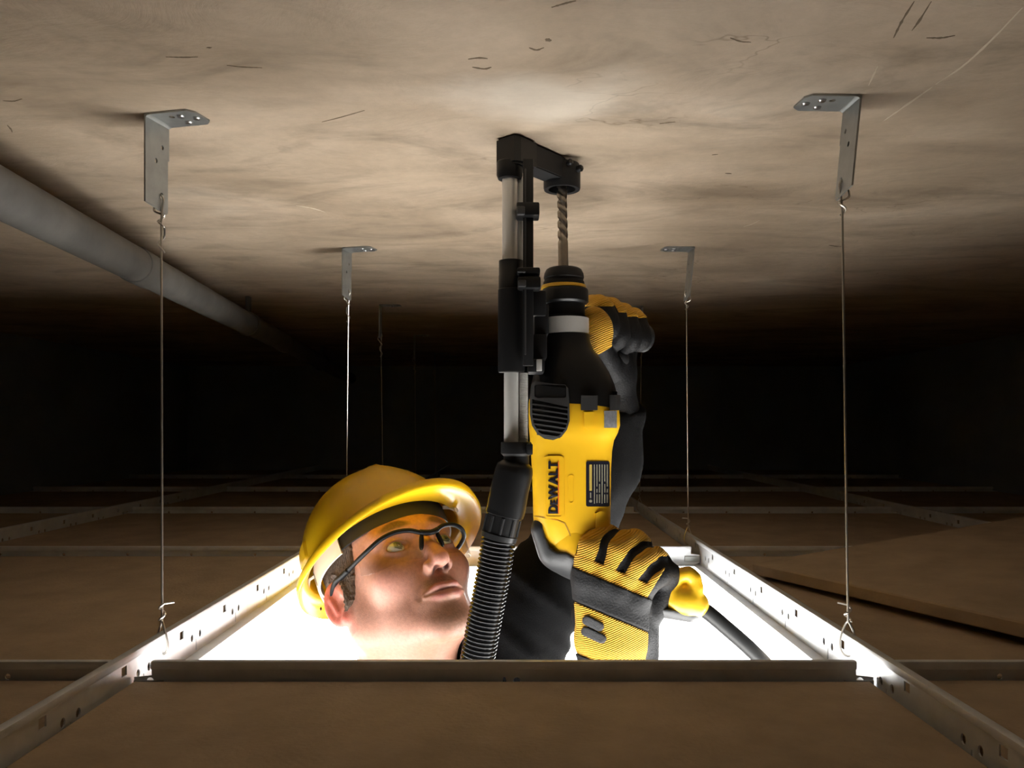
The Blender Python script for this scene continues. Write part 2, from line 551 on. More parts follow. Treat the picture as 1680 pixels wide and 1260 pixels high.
# scuffs and scrapes on the slab
M_scf = mat('dark_scuff', (.20, .15, .10), .9)
M_scr = mat('pale_scrape', (.72, .63, .50), .9)
def scuff(pts, w_, m, seed):
    r_ = random.Random(seed)
    L_, R_ = [], []
    P_ = []
    for px, py in pts:
        d = .275 * FPX / (VY - py)
        P_.append(np.array([(px - VX) / FPX * d, d]))
    P_ = spline(np.array(P_), 14)
    T = np.gradient(P_, axis=0); T /= np.linalg.norm(T, axis=1)[:, None]
    V = []
    for k, (p, t_) in enumerate(zip(P_, T)):
        e = w_ * (.25 + .75 * math.sin(math.pi * (k + .3) / 13.6)) * r_.uniform(.5, 1.2)
        n_ = np.array([-t_[1], t_[0]])
        for s, z in ((1, .0006), (1, -.00025), (-1, -.00025), (-1, .0006)):
            V.append((*(p + n_ * s * e), ZS + z))
    V = np.array(V)
    mk('scuff_mark', loft([V[4 * i:4 * i + 4] for i in range(14)]), m, slab, smooth=False)
for k, (pts, w_, m) in enumerate([
        ([(1678, 12), (1630, 62), (1580, 108), (1535, 138)], .0011, M_scr), ([(1530, 142), (1490, 170), (1450, 198)], .0014, M_scr),
        ([(1440, 108), (1432, 125), (1425, 140)], .0008, M_scr), ([(1500, 2), (1480, 34), (1466, 62)], .0010, M_scf), ([(1528, 2), (1508, 34), (1496, 50)], .0009, M_scf),
        ([(486, 337), (510, 341), (534, 348)], .0016, M_scr), ([(1082, 203), (1096, 201), (1108, 200)], .0011, M_scf), ([(1168, 254), (1178, 253)], .0012, M_scf),
        ([(1190, 284), (1200, 285)], .0018, M_scf), ([(1520, 62), (1545, 62), (1567, 58)], .0012, M_scf), ([(895, 64), (904, 67)], .0022, M_scf), ([(868, 78), (880, 82), (892, 78)], .0011, M_scf),
        ([(768, 97), (785, 95), (800, 96)], .0012, M_scf), ([(775, 110), (795, 113), (806, 110)], .0014, M_scf), ([(372, 107), (400, 110), (430, 111)], .0007, M_scf), ([(272, 93), (300, 94), (325, 93)], .0008, M_scf),
        ([(5, 165), (22, 166), (36, 162)], .0010, M_scf), ([(12, 205), (18, 212), (20, 217)], .0009, M_scf), ([(528, 200), (560, 192), (598, 181)], .0008, M_scf),
        ([(1220, 372), (1235, 367), (1246, 361)], .0012, M_scr), ([(1360, 402), (1372, 404), (1384, 404)], .0016, M_scf), ([(342, 77), (344, 79)], .002, M_scf),
        ([(905, 12), (925, 6), (945, 1)], .0010, M_scf), ([(1198, 62), (1215, 68), (1232, 69)], .0008, M_scf)]):
    scuff(pts, w_, m, k)

# ---- suspended grid
BAY = ['in the far-left bay', 'in the left bay', 'in the centre bay', 'in the right bay', 'in the far-right bay']
ROWT = ['behind the viewpoint', 'in the nearest row', 'level with the opening', 'in the first row beyond the opening', 'in the second row beyond the opening', 'in the third row beyond the opening', 'in the last row by the back wall']
FW = .013     # half width of the flange

def main_tee_web(y0, y1, squares):
    H = .033
    holes = []
    for q in squares:
        if q - .004 > y0 and q + .004 < y1: holes.append(rect(q - .0042, H - .0120, q + .0042, H - .0045))
        for dy in (.023, .042):
            if y0 + .01 < q + dy < y1 - .01: holes.append(circ(q + dy, H - .0170, .0030, .0036, 10))
        s = q + .0325
        if y0 + .01 < s < y1 - .01: holes.append([(s - .0013, H - .031), (s + .0013, H - .031), (s + .0005, H - .0200), (s - .0005, H - .0200)])
    V, Fs = plate(rect(y0, 0, y1, H), holes, .0012)
    # plate axes: x->world Y, y->world Z, z->world X
    return np.stack([V[:, 2] - .0006, V[:, 0], V[:, 1]], 1), Fs

TEE_LABEL = ['galvanised main runner of the grid between far-left and left tiles',
             'perforated galvanised main runner along the left side of the open bay',
             'perforated galvanised main runner along the right side of the open bay',
             'galvanised main runner on the far right beyond the loose tile']
for i, x in enumerate(X_T[1:-1]):
    t = thing('main_tee', (x, (YN + YF) / 2, ZF), TEE_LABEL[i], 'ceiling runner', 'main runners of the ceiling grid')
    sq = [.514 - .105 * k for k in range(9, 0, -1)] + [.514 + .107 * k for k in range(0, 28)] if i != 2 else [.583 - .1155 * k for k in range(8, 0, -1)] + [.583 + .1155 * k for k in range(0, 26)]
    if i in (0, 3): sq = [s for s in sq if s < 2.2]
    mk('web', xf(main_tee_web(YN, YF, sq), None, (x, 0, ZF + .001)), M_tee, t, smooth=False)
    mk('bulb', box((x - .0038, YN, ZF + .0325), (x + .0038, YF, ZF + .0385), .0012), M_tee, t)
    mk('flange', box((x - FW, YN, ZF), (x + FW, YF, ZF + .0012)), M_tee, t, smooth=False)

def cross_tee(x0, x1, y, label, special=False):
    t = thing('cross_tee', ((x0 + x1) / 2, y, ZF), label, 'ceiling runner', 'cross runners of the ceiling grid')
    H = .0265
    n0, n1 = x0 + .002, x1 - .002
    holes = []
    xm = -.0005
    if special:
        for cx in (x0 + .015, x1 - .013, 0.0005): holes.append(circ(cx, H - .0135, .0029, None, 14))
        holes.append([(-.0117, H - .0165), (-.0073, H - .0165), (-.0088, H - .0105), (-.0102, H - .0105)])
    else:
        for k in range(1, 6):
            cx = x0 + .1 * k
            holes.append(circ(cx, H - .010, .0024, None, 10))
    outer = [(n0, .004), (n0 + .010, 0), (n1 - .010, 0), (n1, .004), (n1, .016), (n1 - .014, .0175), (n1 - .014, H), (n0 + .014, H), (n0 + .014, .0175), (n0, .016)]
    V, Fs = plate(outer, holes, .0011)
    V = np.stack([V[:, 0], y - V[:, 2] + .0005, ZF + .001 + V[:, 1]], 1)
    mk('web', (V, [f[::-1] for f in Fs]), M_tee, t, smooth=False)
    mk('bulb', box((n0 + .014, y - .0032, ZF + .0235), (n1 - .014, y + .0032, ZF + .0305), .0014), M_tee, t)
    mk('flange', box((x0 + FW, y - FW * .9, ZF + .0002), (x1 - FW, y + FW * .9, ZF + .0013)), M_tee, t, smooth=False)
    for e, s in ((n0, 1), (n1, -1)):
        V, Fs = box((min(e, e + s * .024), y - .0022, ZF + .006), (max(e, e + s * .024), y - .0008, ZF + .015), .0004, 1)
        mk('end_clip', (V, Fs), M_brk, t, smooth=False)
    return t

CT = {(2, 2): 'galvanised cross runner along the near edge of the open bay',
      (3, 2): 'brightly lit galvanised cross runner along the far edge of the open bay'}
for j, y in enumerate(Y_T[1:-1]):
    jj = j + 1
    for i in range(5):
        lab = CT.get((jj, i))
        if lab is None:
            lab = 'galvanised cross runner ' + BAY[i] + ', ' + ['', 'behind the viewpoint', 'level with its near edge', 'level with its far edge', 'one tile beyond the opening', 'two tiles beyond the opening', 'three tiles beyond the opening'][jj]
        cross_tee(X_T[i], X_T[i + 1], y, lab, special=(jj, i) == (2, 2))

def tile_mesh():
    bm = bmesh.new()
    V, Fs = box((-.294, -.294, 0), (.294, .294, .0145), .0012, 1)
    return V, Fs
for j in range(7):
    for i in range(5):
        if (j, i) == (2, 2): continue
        cx, cy = (X_T[i] + X_T[i + 1]) / 2, (Y_T[j] + Y_T[j + 1]) / 2
        lab = 'brown-backed ceiling tile ' + BAY[i] + ', ' + ROWT[j]
        V, Fs = tile_mesh()
        mk('fibreboard_tile', (V + [cx + random.uniform(-.002, .002), cy + random.uniform(-.002, .002), ZF + .0014], Fs), M_tile, smooth=False, label=lab, cat='ceiling tile', group='tiles lying in the ceiling grid')

# ---- the lifted-out tile lying askew on its neighbours, right
A = np.array([.315, 1.052, CZ - .184])
u = np.array([.405, -.914, .012]); u /= np.linalg.norm(u)
v = np.array([.914, .405, .0]); v = v + np.array([0, 0, .065]); v -= u * (u @ v); v /= np.linalg.norm(v)
w = np.cross(u, v); w = w if w[2] > 0 else -w
V, Fs = box((0, 0, -.0150), (.59, .59, 0), .0016, 1)
bmv = []
V = A + V[:, :1] * u + V[:, 1:2] * v + V[:, 2:3] * w
mk('fibreboard_tile', (V, [f[::-1] for f in Fs]), M_tile, smooth=False, label='loose ceiling tile lying askew on top of the tiles right of the opening', cat='ceiling tile')

# ---- brackets and wires
def bracket(loc, yaw, side, label, height=.084, tilt=0.0, wide=.032, foot=.046):
    """side=+1: the foot points to +x"""
    t = thing('hanger_bracket', (loc[0], loc[1], ZS - height), label, 'bracket', 'angle brackets screwed to the slab')
    w2 = wide / 2
    R = rotz(yaw)
    def place(V): return V @ R.T + np.array([loc[0], loc[1], 0])
    # leg: plate x->y, y->z
    o = [(-w2, 0), (w2 * .45, 0), (w2, .0), (w2, -height * .40), (w2 - .0016, -height * .40), (w2 - .0016, -height), (w2 - .004, -height - .002), (-w2 * .2, -height + .001), (-w2, -height + .003)]
    o = o[::-1]
    holes = [circ(w2 * .42, -height * .28, .0018, .0022), circ(-w2 * .12, -height * .46, .0019, .0023), circ(w2 * .38, -height * .83, .0024, .003)]
    V, Fs = plate(o, holes, .0016)
    L_ = np.stack([side * (V[:, 2] - .0016) - side * tilt * V[:, 1], V[:, 0], ZS - .0006 + V[:, 1]], 1)
    mk('leg', (place(L_), Fs if side < 0 else [f[::-1] for f in Fs]), M_brk, t, smooth=False)
    r = .006
    f = [(0, -w2), (foot - r, -w2), (foot - .001, -w2 + r), (foot, w2 - r), (foot - r, w2), (0, w2)]
    V, Fs = plate(f, [circ(foot * .42, -w2 * .4, .0026)], .0016)
    L_ = np.stack([side * V[:, 0], V[:, 1], ZS - .0018 + V[:, 2]], 1)
    mk('foot', (place(L_), Fs), M_brk, t, smooth=False)
    bend = [(-.0016, -.0030), (-.0014, -.0012), (-.0006, -.0003), (.0008, 0), (.004, 0), (.004, -.0018), (.0018, -.0021), (.0006, -.0030)]
    rings = [np.array([(side * a, yy, ZS - .0001 + b_) for a, b_ in bend]) for yy in (-w2, w2)]
    mk('bend', tuple(map(lambda q: q, (place(loft(rings)[0]), loft(rings)[1]))), M_brk, t)
    for sx, sy in ((foot * .58, w2 * .45), (foot * .62, -w2 * .45), (foot * .86, 0)):
        c = place(np.array([[side * sx, sy, ZS - .0018]]))[0]
        s = mk('screw', lathe(c + [0, 0, .0004], (0, 0, -1), [(0, .0034), (.0010, .0034), (.0019, .0026), (.0023, .0008)], 12), M_screw, t)
    hole = place(np.array([[side * (-.0008) + side * tilt * height * .83, w2 * .38, ZS - height * .83]]))[0]
    return hole

def wire(top, bot, label, loop_t=.016, loop_b=.02, turns=2, r=.00105, side=1, bar=.036):
    """wire twisted through the bracket hole at the top and round the runner at the bottom"""
    t = thing('hanger_wire', (bot[0], bot[1], bot[2] - .02), label, 'wire', 'hanger wires holding up the grid')
    top, bot = np.asarray(top, float), np.asarray(bot, float)
    d = bot - top; Ln = np.linalg.norm(d); d /= Ln
    a = top + np.array([side * .003, -.002, -.004])
    s0 = top + d * loop_t
    # main run
    pts = [top + [side * -.004, .002, .0015], top + [0, -.0005, .0005], top + [side * .003, -.003, -.004], top + d * loop_t * .7 + [side * .0015, -.0012, 0], s0 + d * .01]
    main = spline(pts, 24)
    straight = np.linspace(s0 + d * .012, bot - d * .002, 14)
    mk('strand', sweep(np.concatenate([main, straight]), r, 8), M_wire, t)
    # tail at top, twisted round the strand
    q = [top + [side * -.004, .002, .0015], top + [side * -.007, .001, -.012], s0 + [side * -.004, -.001, 0]]
    tail = list(spline(q, 10))
    u_, v_, _ = frame(d)
    n = 14 * turns
    for k in range(n):
        an = math.pi + 2 * math.pi * k / 14
        pitch = .0009 + .0004 * (k // 14)
        tail.append(s0 + d * (.002 + pitch * k) + (math.cos(an) * u_ + math.sin(an) * v_) * .0028)
    mk('twisted_tail', sweep(np.array(tail), r * .9, 7), M_wire, t)
    # eye at the bottom round the runner, then twist up
    lp = []
    for k in range(25):
        f = 2 * math.pi * k / 24
        g = (1 - math.cos(f)) / 2
        lp.append(bot + np.array([.0085 * math.sin(f) * (.25 + .75 * g), -.003 * math.sin(f), .002 - (loop_b + .010) * g]))
    mk('bottom_eye', sweep(np.array(lp), r, 7, caps=False), M_wire, t)
    tl = []
    for k in range(16):
        an = 2 * math.pi * k / 11
        tl.append(bot - d * (.002 + .00095 * k) + (math.cos(an) * u_ + math.sin(an) * v_) * .0026)
    tl.append(tl[-1] - u_ * .008 - d * .0005)
    mk('bottom_twist', sweep(np.array(tl), r * .9, 7), M_wire, t)

ZT = ZF + .0385       # top of the main runner
h = bracket((-.3225, .7075), math.radians(-12.7), 1, 'zinc angle bracket on the slab at upper left, nearest left one', .080)
wire(h, (-.3105, .690, ZT + .009), 'steel hanger wire on the left, nearest, twisted through its bracket', side=1)
h = bracket((.285, .669), math.radians(2), -1, 'zinc angle bracket on the slab at upper right, nearest right one', .078, tilt=.10)
wire(h, (.2885, .684, ZT + .009), 'steel hanger wire on the right, nearest, looped through its bracket', side=-1, turns=1)
h = bracket((-.264, 1.229), math.radians(-14), 1, 'zinc angle bracket on the slab above the yellow helmet', .076)
wire(h, (-.309, 1.43, ZT + .009), 'steel hanger wire running down behind the yellow helmet', side=1)
h = bracket((.272, 1.224), math.radians(4), -1, 'zinc angle bracket on the slab right of the drill, far one', .078, tilt=.10)
wire(h, (.2895, 1.325, ZT + .009), 'steel hanger wire ending at the far right corner of the opening', side=-1, turns=1)
FARL = [(1.80, 'in the third row, left'), (2.40, 'in the fourth row, left'), (3.0, 'in the last row, left')]
FARR = [(1.82, 'in the third row, right'), (2.42, 'in the fourth row, right'), (3.0, 'in the last row, right')]
for (y, s), x, sd in [(f, -.31, 1) for f in FARL] + [(f, .29, -1) for f in FARR]:
    h = bracket((x + sd * .0, y), 0, sd, 'dim zinc angle bracket ' + s, .078)
    wire(h, (x, y + .03, ZT + .009), 'dim steel hanger wire ' + s, side=sd)

# ---- conduit under the slab, left
pd = np.array([-.096, 1, 0.0]); pd /= np.linalg.norm(pd)
pc = np.array([-.482, .727, CZ + .217])
ta, tb = (YN + .03 - pc[1]) / pd[1], (YF - .02 - pc[1]) / pd[1]
t = thing('conduit_pipe', pc + pd * ta - [0, 0, .025], 'grey pipe running below the slab at left into the dark', 'pipe')
mk('tube', lathe(pc + pd * ta, pd, [(0, .0235), (tb - ta, .0235)], 40), M_pipe, t)
for s in (.33 - ta + 0.0, 1.35 - ta, 2.4 - ta):
    mk('coupling', lathe(pc + pd * (ta + s), pd, [(0, .0236), (.0005, .0252), (.05, .0252), (.0505, .0236)], 40), M_pipe, t)
for s in (.95, 2.0):
    c = pc + pd * s
    mk('hanger_strap', join(xf(plate([(.026 * math.cos(a), .026 * math.sin(a)) for a in np.linspace(0, 2 * math.pi, 28, endpoint=False)], [[(.0238 * math.cos(a), .0238 * math.sin(a)) for a in np.linspace(0, 2 * math.pi, 28, endpoint=False)]], .02), np.array([[1, 0, 0], [0, 0, 1], [0, 1, 0]]), c), box(c + [-.004, .003, .025], c + [.004, .017, .059])), M_pipe, t, smooth=False)

# ------------------------------------------------------------------ lights standing in the room below
def light_panel(name, centre, normal, w_, h_, power, label, up=(0, 0, 1)):
    n = np.asarray(normal, float); n /= np.linalg.norm(n)
    a = np.cross(up, n)
    if np.linalg.norm(a) < 1e-3: a = np.array([1.0, 0, 0])
    a /= np.linalg.norm(a); b_ = np.cross(n, a)
    M = np.stack([a, b_, n], 1)
    c = np.asarray(centre, float)
    t = thing(name, (c[0], c[1], 0), label, 'work light', 'work lights in the room below')
    mk('housing', xf(box((-w_ / 2 - .03, -h_ / 2 - .03, -.09), (w_ / 2 + .03, h_ / 2 + .03, -.006), .01), M, c), M_case, t)
    mk('diffuser', xf(box((-w_ / 2, -h_ / 2, -.006), (w_ / 2, h_ / 2, 0)), M, c), lamp_mat('lamp_diffuser', power), t, smooth=False)
    p = c - n * .1
    mk('pole', lathe((p[0], p[1], .02), (0, 0, 1), [(0, .016), (max(p[2] - .02, .05), .016)], 14), M_case, t)
    for k in range(3):
        an = 2 * math.pi * k / 3 + .5
        mk('leg', sweep([(p[0], p[1], .25), (p[0] + .3 * math.cos(an), p[1] + .3 * math.sin(an), .012)], .011, 10), M_case, t)

light_panel('light_panel', (0, 2.15, 1.77), (0, -1, .0), 2.5, 1.14, PANEL_POWER, 'large glowing white light panel filling the view through the opening')
light_panel('unseen_light', (-.88, .98, 1.62), (.50, 0, .87), .80, 1.0, SIDE_POWER * .55, 'unseen light panel added under the ceiling left of the man')  # added out of view to light the slab and throw bracket shadows outward
light_panel('unseen_light', (.80, .93, 1.62), (-.55, 0, .83), .80, 1.0, SIDE_POWER, 'unseen light panel added under the ceiling right of the man')  # its unseen counterpart, added for the left brackets' shadows
light_panel('unseen_light', (.0, .46, 1.74), (0, .25, .97), 1.3, .46, FRONT_POWER, 'unseen fill light added under the ceiling in front of the man')  # fill added out of view to brighten the drill's front

# ------------------------------------------------------------------ the rotary hammer
DD = .814                                   # depth of the drill's axis
def D(px, py, d=DD): return P(px, py, d)
def S(n): return n / FPX * DD               # pixels to metres at the drill
drill = thing('rotary_hammer_drill', D(940, 1000), 'yellow and black rotary hammer drill held upright, its bit in the slab', 'power tool')

# bit: twisted two-flute shank from chuck to slab
b0, b1 = D(924.5, 447), np.array([.0465, .8165, ZS + .01])
bl = np.linalg.norm(b1 - b0); bd = (b1 - b0) / bl
uu, vv, _ = frame(bd)
ang = np.linspace(0, 2 * math.pi, 24, endpoint=False)
rings = []
for k in range(110):
    s = bl * k / 109
    f = min(max((s - .030) / .006, 0), 1)
    tw = s / .021 * 2 * math.pi
    rr = .0053 * (1 - f * .34 * np.maximum(0, np.cos(2 * (ang - tw)) - .05))
    rings.append(b0 + bd * s + rr[:, None] * (np.cos(ang)[:, None] * uu + np.sin(ang)[:, None] * vv))
mk('drill_bit', loft(rings), M_steel, drill, angle=60)

ax0 = lambda py, px=926: D(px, py)
def dl(name, px, prof, m, n=48, parent=None, squash=1.0):
    """turned part: prof = [(py, radius px)] top to bottom"""
    c = D(px, prof[0][0])
    VF = lathe(c, (0, 0, -1), [(S(py - prof[0][0]), S(r)) for py, r in prof], n)
    return mk(name, VF, m, parent or drill, angle=28)
dl('chuck', 925, [(440, 14), (440.5, 25), (443, 29), (449, 32), (455, 33), (457, 33), (458, 32), (462, 32), (463, 33.5), (470, 34)], M_blk2)
dl('chuck_ring', 925, [(468.5, 34), (469, 36), (474, 37), (475, 35)], M_yel)
dl('collar', 927, [(474.5, 34), (475.5, 37.3), (479, 38.3), (496, 38.5), (499, 36), (500, 32.5), (519, 32.5), (520, 36), (523, 36)], M_blk)
dl('clamp_band', 929, [(522.5, 35), (523, 37.2), (549, 37.2), (549.6, 35)], M_sil)

# body sections: py, left, right (pixels), half depth (m), squareness
ROWS = [(548, 892, 967, .0235, 2.0), (560, 891, 968, .024, 2.0), (575, 889, 974, .026, 2.1), (592, 883, 987, .029, 2.3), (612, 876, 999, .032, 2.5),
        (632, 871, 1007, .0345, 2.8), (655, 867.5, 1012.5, .036, 3.0), (675, 867, 1014.5, .0375, 3.2), (698, 867.5, 1015.5, .0375, 3.2),
        (710, 868.5, 1012, .0365, 3.1), (722, 869.5, 1006, .035, 3.0), (740, 871, 1003, .034, 2.8), (770, 872.5, 1001.5, .034, 2.7), (810, 874, 1001, .034, 2.6),
        (850, 875, 1001, .0335, 2.4), (875, 878, 1002, .032, 2.2), (895, 886, 1004, .030, 2.1)]
RT = np.array(ROWS, float)
def row(py):
    return [np.interp(py, RT[:, 0], RT[:, k]) for k in range(1, 5)]
def body_ring(pyf, n=72, grow=0.0):
    """pyf: py or function of px offset (-1..1)"""
    out = []
    for a in np.linspace(0, 2 * math.pi, n, endpoint=False):
        c_, s_ = math.cos(a), math.sin(a)
        py = pyf(c_) if callable(pyf) else pyf
        l, r, b_, e = row(py)
        x = (l + r) / 2 + (r - l + 2 * grow / S(1)) / 2 * math.copysign(abs(c_) ** (2 / e), c_)
        y = (b_ + grow) * math.copysign(abs(s_) ** (2 / e), s_)
        p = D(x, py); p[1] += y
        out.append(p)
    return np.array(out)
seam = lambda c_: 664 + 9 * c_
top_rows = [548, 549.5, 556, 562, 568, 575, 583, 592, 602, 612, 622, 632, 642, 650]
mk('gear_housing', loft([body_ring(p, 72, -.0015 if k == 0 else 0) for k, p in enumerate(top_rows)] + [body_ring(seam, grow=.0)], True), M_blk, drill, angle=50)
low = [680, 686, 692, 698, 704, 710, 716, 722, 731, 740, 755, 770, 790, 810, 830, 850, 862, 875, 885, 895]
mk('motor_housing', loft([body_ring(seam, grow=-.0004), body_ring(lambda c_: 669 + 9 * c_, grow=-.0002)] + [body_ring(p) for p in low], True), M_yel, drill, angle=50)

def surf(px, py, off=0.0):
    """point on the front of the body that shows at pixel px, py, lifted by off"""
    X, Y_ = px, py
    yd = 0
    for _ in range(4):
        k = (DD + yd) / DD
        X, Y_ = VX + (px - VX) * k, VY + (py - VY) * k
        l, r, b_, e = row(Y_)
        uN = np.clip((X - (l + r) / 2) / ((r - l) / 2), -.999, .999)
        yd = -b_ * (1 - abs(uN) ** e) ** (1 / e)
    hw = S(r - l) / 2
    gx = math.copysign(abs(uN) ** (e - 1), uN) / hw
    gy = -(abs(yd / b_) ** (e - 1)) / b_
    nn = math.hypot(gx, gy) + 1e-9
    p = D(X, Y_); p[1] += yd
    return p + np.array([gx / nn, gy / nn, 0]) * off

def patch(outline, off, th=.002, step=4.0, holes=()):
    """thin moulded piece following the body's front; outline in pixels"""
    V, Fs = plate([(x, -y) for x, y in outline], [[(x, -y) for x, y in q] for q in holes], 1.0)
    bm = bmesh.new()
    vs = [bm.verts.new(p) for p in V.tolist()]
    for f in Fs:
        try: bm.faces.new([vs[i] for i in f])
        except ValueError: pass
    x0, x1 = V[:, 0].min(), V[:, 0].max(); y0, y1 = V[:, 1].min(), V[:, 1].max()
    for x in np.arange(x0 + step, x1 - .5, step):
        bmesh.ops.bisect_plane(bm, geom=list(bm.verts) + list(bm.edges) + list(bm.faces), plane_co=(x, 0, 0), plane_no=(1, 0, 0))
    for y in np.arange(y0 + step * 2, y1 - .5, step * 2):
        bmesh.ops.bisect_plane(bm, geom=list(bm.verts) + list(bm.edges) + list(bm.faces), plane_co=(0, y, 0), plane_no=(0, 1, 0))
    V, Fs = from_bm(bm)
    W_ = np.array([surf(x, -y, off - th * (1 - z)) for x, y, z in V])
    return W_, Fs

# vent grille on the left front: black insert with slanted slats
vent_out = [(876, 630), (881, 626), (927, 632), (932, 637), (934, 660), (934.5, 690), (930, 705), (921, 717), (908, 722), (895, 720), (884, 712), (876, 698), (873, 680), (873, 655)]
vent = mk('vent_insert', patch(vent_out, .0012, .004), M_blk2, drill, angle=30)
inner = [(876.5, 655), (931, 668), (931.5, 690), (928, 703), (919, 713.5), (908, 718), (896, 716), (886.5, 709), (879.5, 697), (876.5, 681)]
rim_h = inner
mk2('vent_rim', patch(vent_out, .0026, .0016, holes=[inner, rrect(880, 631, 929, 653, 4)[::-1]]), M_gry, vent, angle=30)
mk2('name_plate', patch([(880.5, 631), (928, 637), (928, 661), (880.5, 650)], .0020, .001), M_blk2, vent)
for k in range(7):
    y0 = 662 + 8.0 * k
    def cut(x, y):
        return (x, y)
    lo_x = 877 + max(0, (y0 - 690)) ** 1.35 * .12
    hi_x = 931 - max(0, (y0 - 684)) ** 1.5 * .09
    if hi_x - lo_x < 10: continue
    yy = lambda x: y0 + (x - 877) * .16
    mk2('slat', patch([(lo_x, yy(lo_x)), (hi_x, yy(hi_x)), (hi_x, yy(hi_x) + 2.4), (lo_x, yy(lo_x) + 2.4)], .0030, .0016, 8), M_gry, vent, smooth=False)

# screw bosses at the seam
mk('screw_boss', patch([(953, 649), (979, 649), (979, 673), (953, 673)], .0035, .006), M_gry, drill, angle=30)
mk('screw_boss', patch([(1000, 648), (1012.5, 648), (1012.5, 673), (1000, 673)], .0035, .006), M_gry, drill, angle=30)
mk('body_screw', lathe(D(1007, 649, DD - .022), (0, 0, 1), [(0, .0035), (.004, .0035), (.0045, .002)], 14), M_blk, drill)
# moulded rib below the boss
mk('rib', patch([(958, 676), (974, 676), (974, 700), (966, 706), (958, 700)], .0022, .004), M_yel, drill, angle=40)
# silver sticker
mk('silver_sticker', patch(rect(991, 674, 1011, 702), .0008, .0012), M_labs, drill, smooth=False)

# badge: raised frame, lettering, orange line
badge = mk('badge', patch(rrect(895.5, 751, 922, 848, 4), .0006, .0016), M_yel, drill, angle=30)
mk2('badge_frame', patch(rrect(893, 748, 925.5, 851, 7), .0010, .0030, holes=[rrect(896.5, 752, 921.5, 847, 3)[::-1]]), M_yel, badge, angle=30)
def text_mesh(txt, size=1.0, offset=.0):
    cu = bpy.data.curves.new('txt', 'FONT'); cu.body = txt; cu.size = size; cu.offset = offset; cu.resolution_u = 3
    o = bpy.data.objects.new('txt', cu); COL.objects.link(o)
    me = o.to_mesh()
    V = np.array([v.co[:] for v in me.vertices]); Fs = [list(p.vertices) for p in me.polygons]
    o.to_mesh_clear()
    bpy.data.objects.remove(o); bpy.data.curves.remove(cu)
    return V, Fs
def letters(txts, y_bottom, y_top, x_left, x_right, off, th=.0012):
    """vertical lettering reading upwards, mapped on to the body"""
    parts, cur = [], 0.0
    for ch, sc in txts:
        V, Fs = text_mesh(ch, 1.0, .036)
        w0, w1 = V[:, 0].min(), V[:, 0].max(); h1 = .72
        V = V.copy(); V[:, 0] = (V[:, 0] - w0) * sc + cur; V[:, 1] = V[:, 1] / h1 * sc
        cur = V[:, 0].max() + .035
        parts.append((V, Fs))
    out = []
    for V, Fs in parts:
        bm = bmesh.new()
        vs = [bm.verts.new((p[0], p[1], 0)) for p in V]
        for f in Fs:
            try: bm.faces.new([vs[i] for i in f])
            except ValueError: pass
        bmesh.ops.remove_doubles(bm, verts=list(bm.verts), dist=1e-5)
        bmesh.ops.triangulate(bm, faces=list(bm.faces))
        r = bmesh.ops.extrude_face_region(bm, geom=list(bm.faces))
        nv = [g for g in r['geom'] if isinstance(g, bmesh.types.BMVert)]
        for q in nv: q.co.z = 1
        v2, f2 = from_bm(bm)
        k = v2[:, 0] / (cur - .035)
        px = x_right - (x_right - x_left) * v2[:, 1]
        py = y_bottom + (y_top - y_bottom) * k
        out.append((np.array([surf(a, b_, off - th * (1 - z)) for a, b_, z in zip(px, py, v2[:, 2])]), f2))
    return out
for VF in letters([('D', 1.0), ('E', .8), ('W', 1.0), ('A', 1.0), ('L', 1.0), ('T', 1.0)], 842.5, 756.5, 900.5, 915.0, .0018):
    mk2('letter', VF, M_lab, badge, smooth=False)
mk2('badge_line', patch(rect(915.7, 757, 917.3, 843), .0014, .0010), M_org, badge, smooth=False)
# embossed pill beside the badge
mk('embossed_pill', patch(rrect(931.5, 779, 942, 826, 5), .0004, .002, holes=[rrect(933, 780.5, 940.5, 824.5, 3.6)[::-1]]), M_yel, drill, angle=30)
# rating label
rl = mk('rating_label', patch(rrect(961.5, 757, 999.2, 831, 3), .0007, .0012), M_lab, drill, angle=30)
mk2('label_field', patch(rect(966.5, 762, 970.5, 805), .0011, .0006), M_laby, rl, smooth=False)
for k in range(6):
    x = 974 + k * 4.1
    segs = [(762, 790 + (k % 2) * 8), (794 + (k % 2) * 8, 808), (811, 825)] if k % 3 else [(762, 826)]
    for y0, y1 in segs:
        mk2('print_line', patch(rect(x, y0, x + 1.2, y1), .0011, .0006, 8), M_labw, rl, smooth=False)
mk2('print_mark', patch(circ(968.5, 822, 2.4, 2.4, 12), .0011, .0006), M_labw, rl, smooth=False)
mk2('print_line', patch(rect(967.6, 808, 969.4, 817), .0011, .0006), M_labw, rl, smooth=False)
# shell seam from the badge down to the handle, and lower rib by the hand
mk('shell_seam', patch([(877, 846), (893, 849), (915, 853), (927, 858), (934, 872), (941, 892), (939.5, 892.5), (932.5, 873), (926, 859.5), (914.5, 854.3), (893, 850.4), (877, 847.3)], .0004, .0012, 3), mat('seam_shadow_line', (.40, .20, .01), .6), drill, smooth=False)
mk('rib', patch([(976, 842), (984, 838), (994, 842), (997, 862), (996, 880), (975, 880)], .0020, .004), M_yel, drill, angle=40)

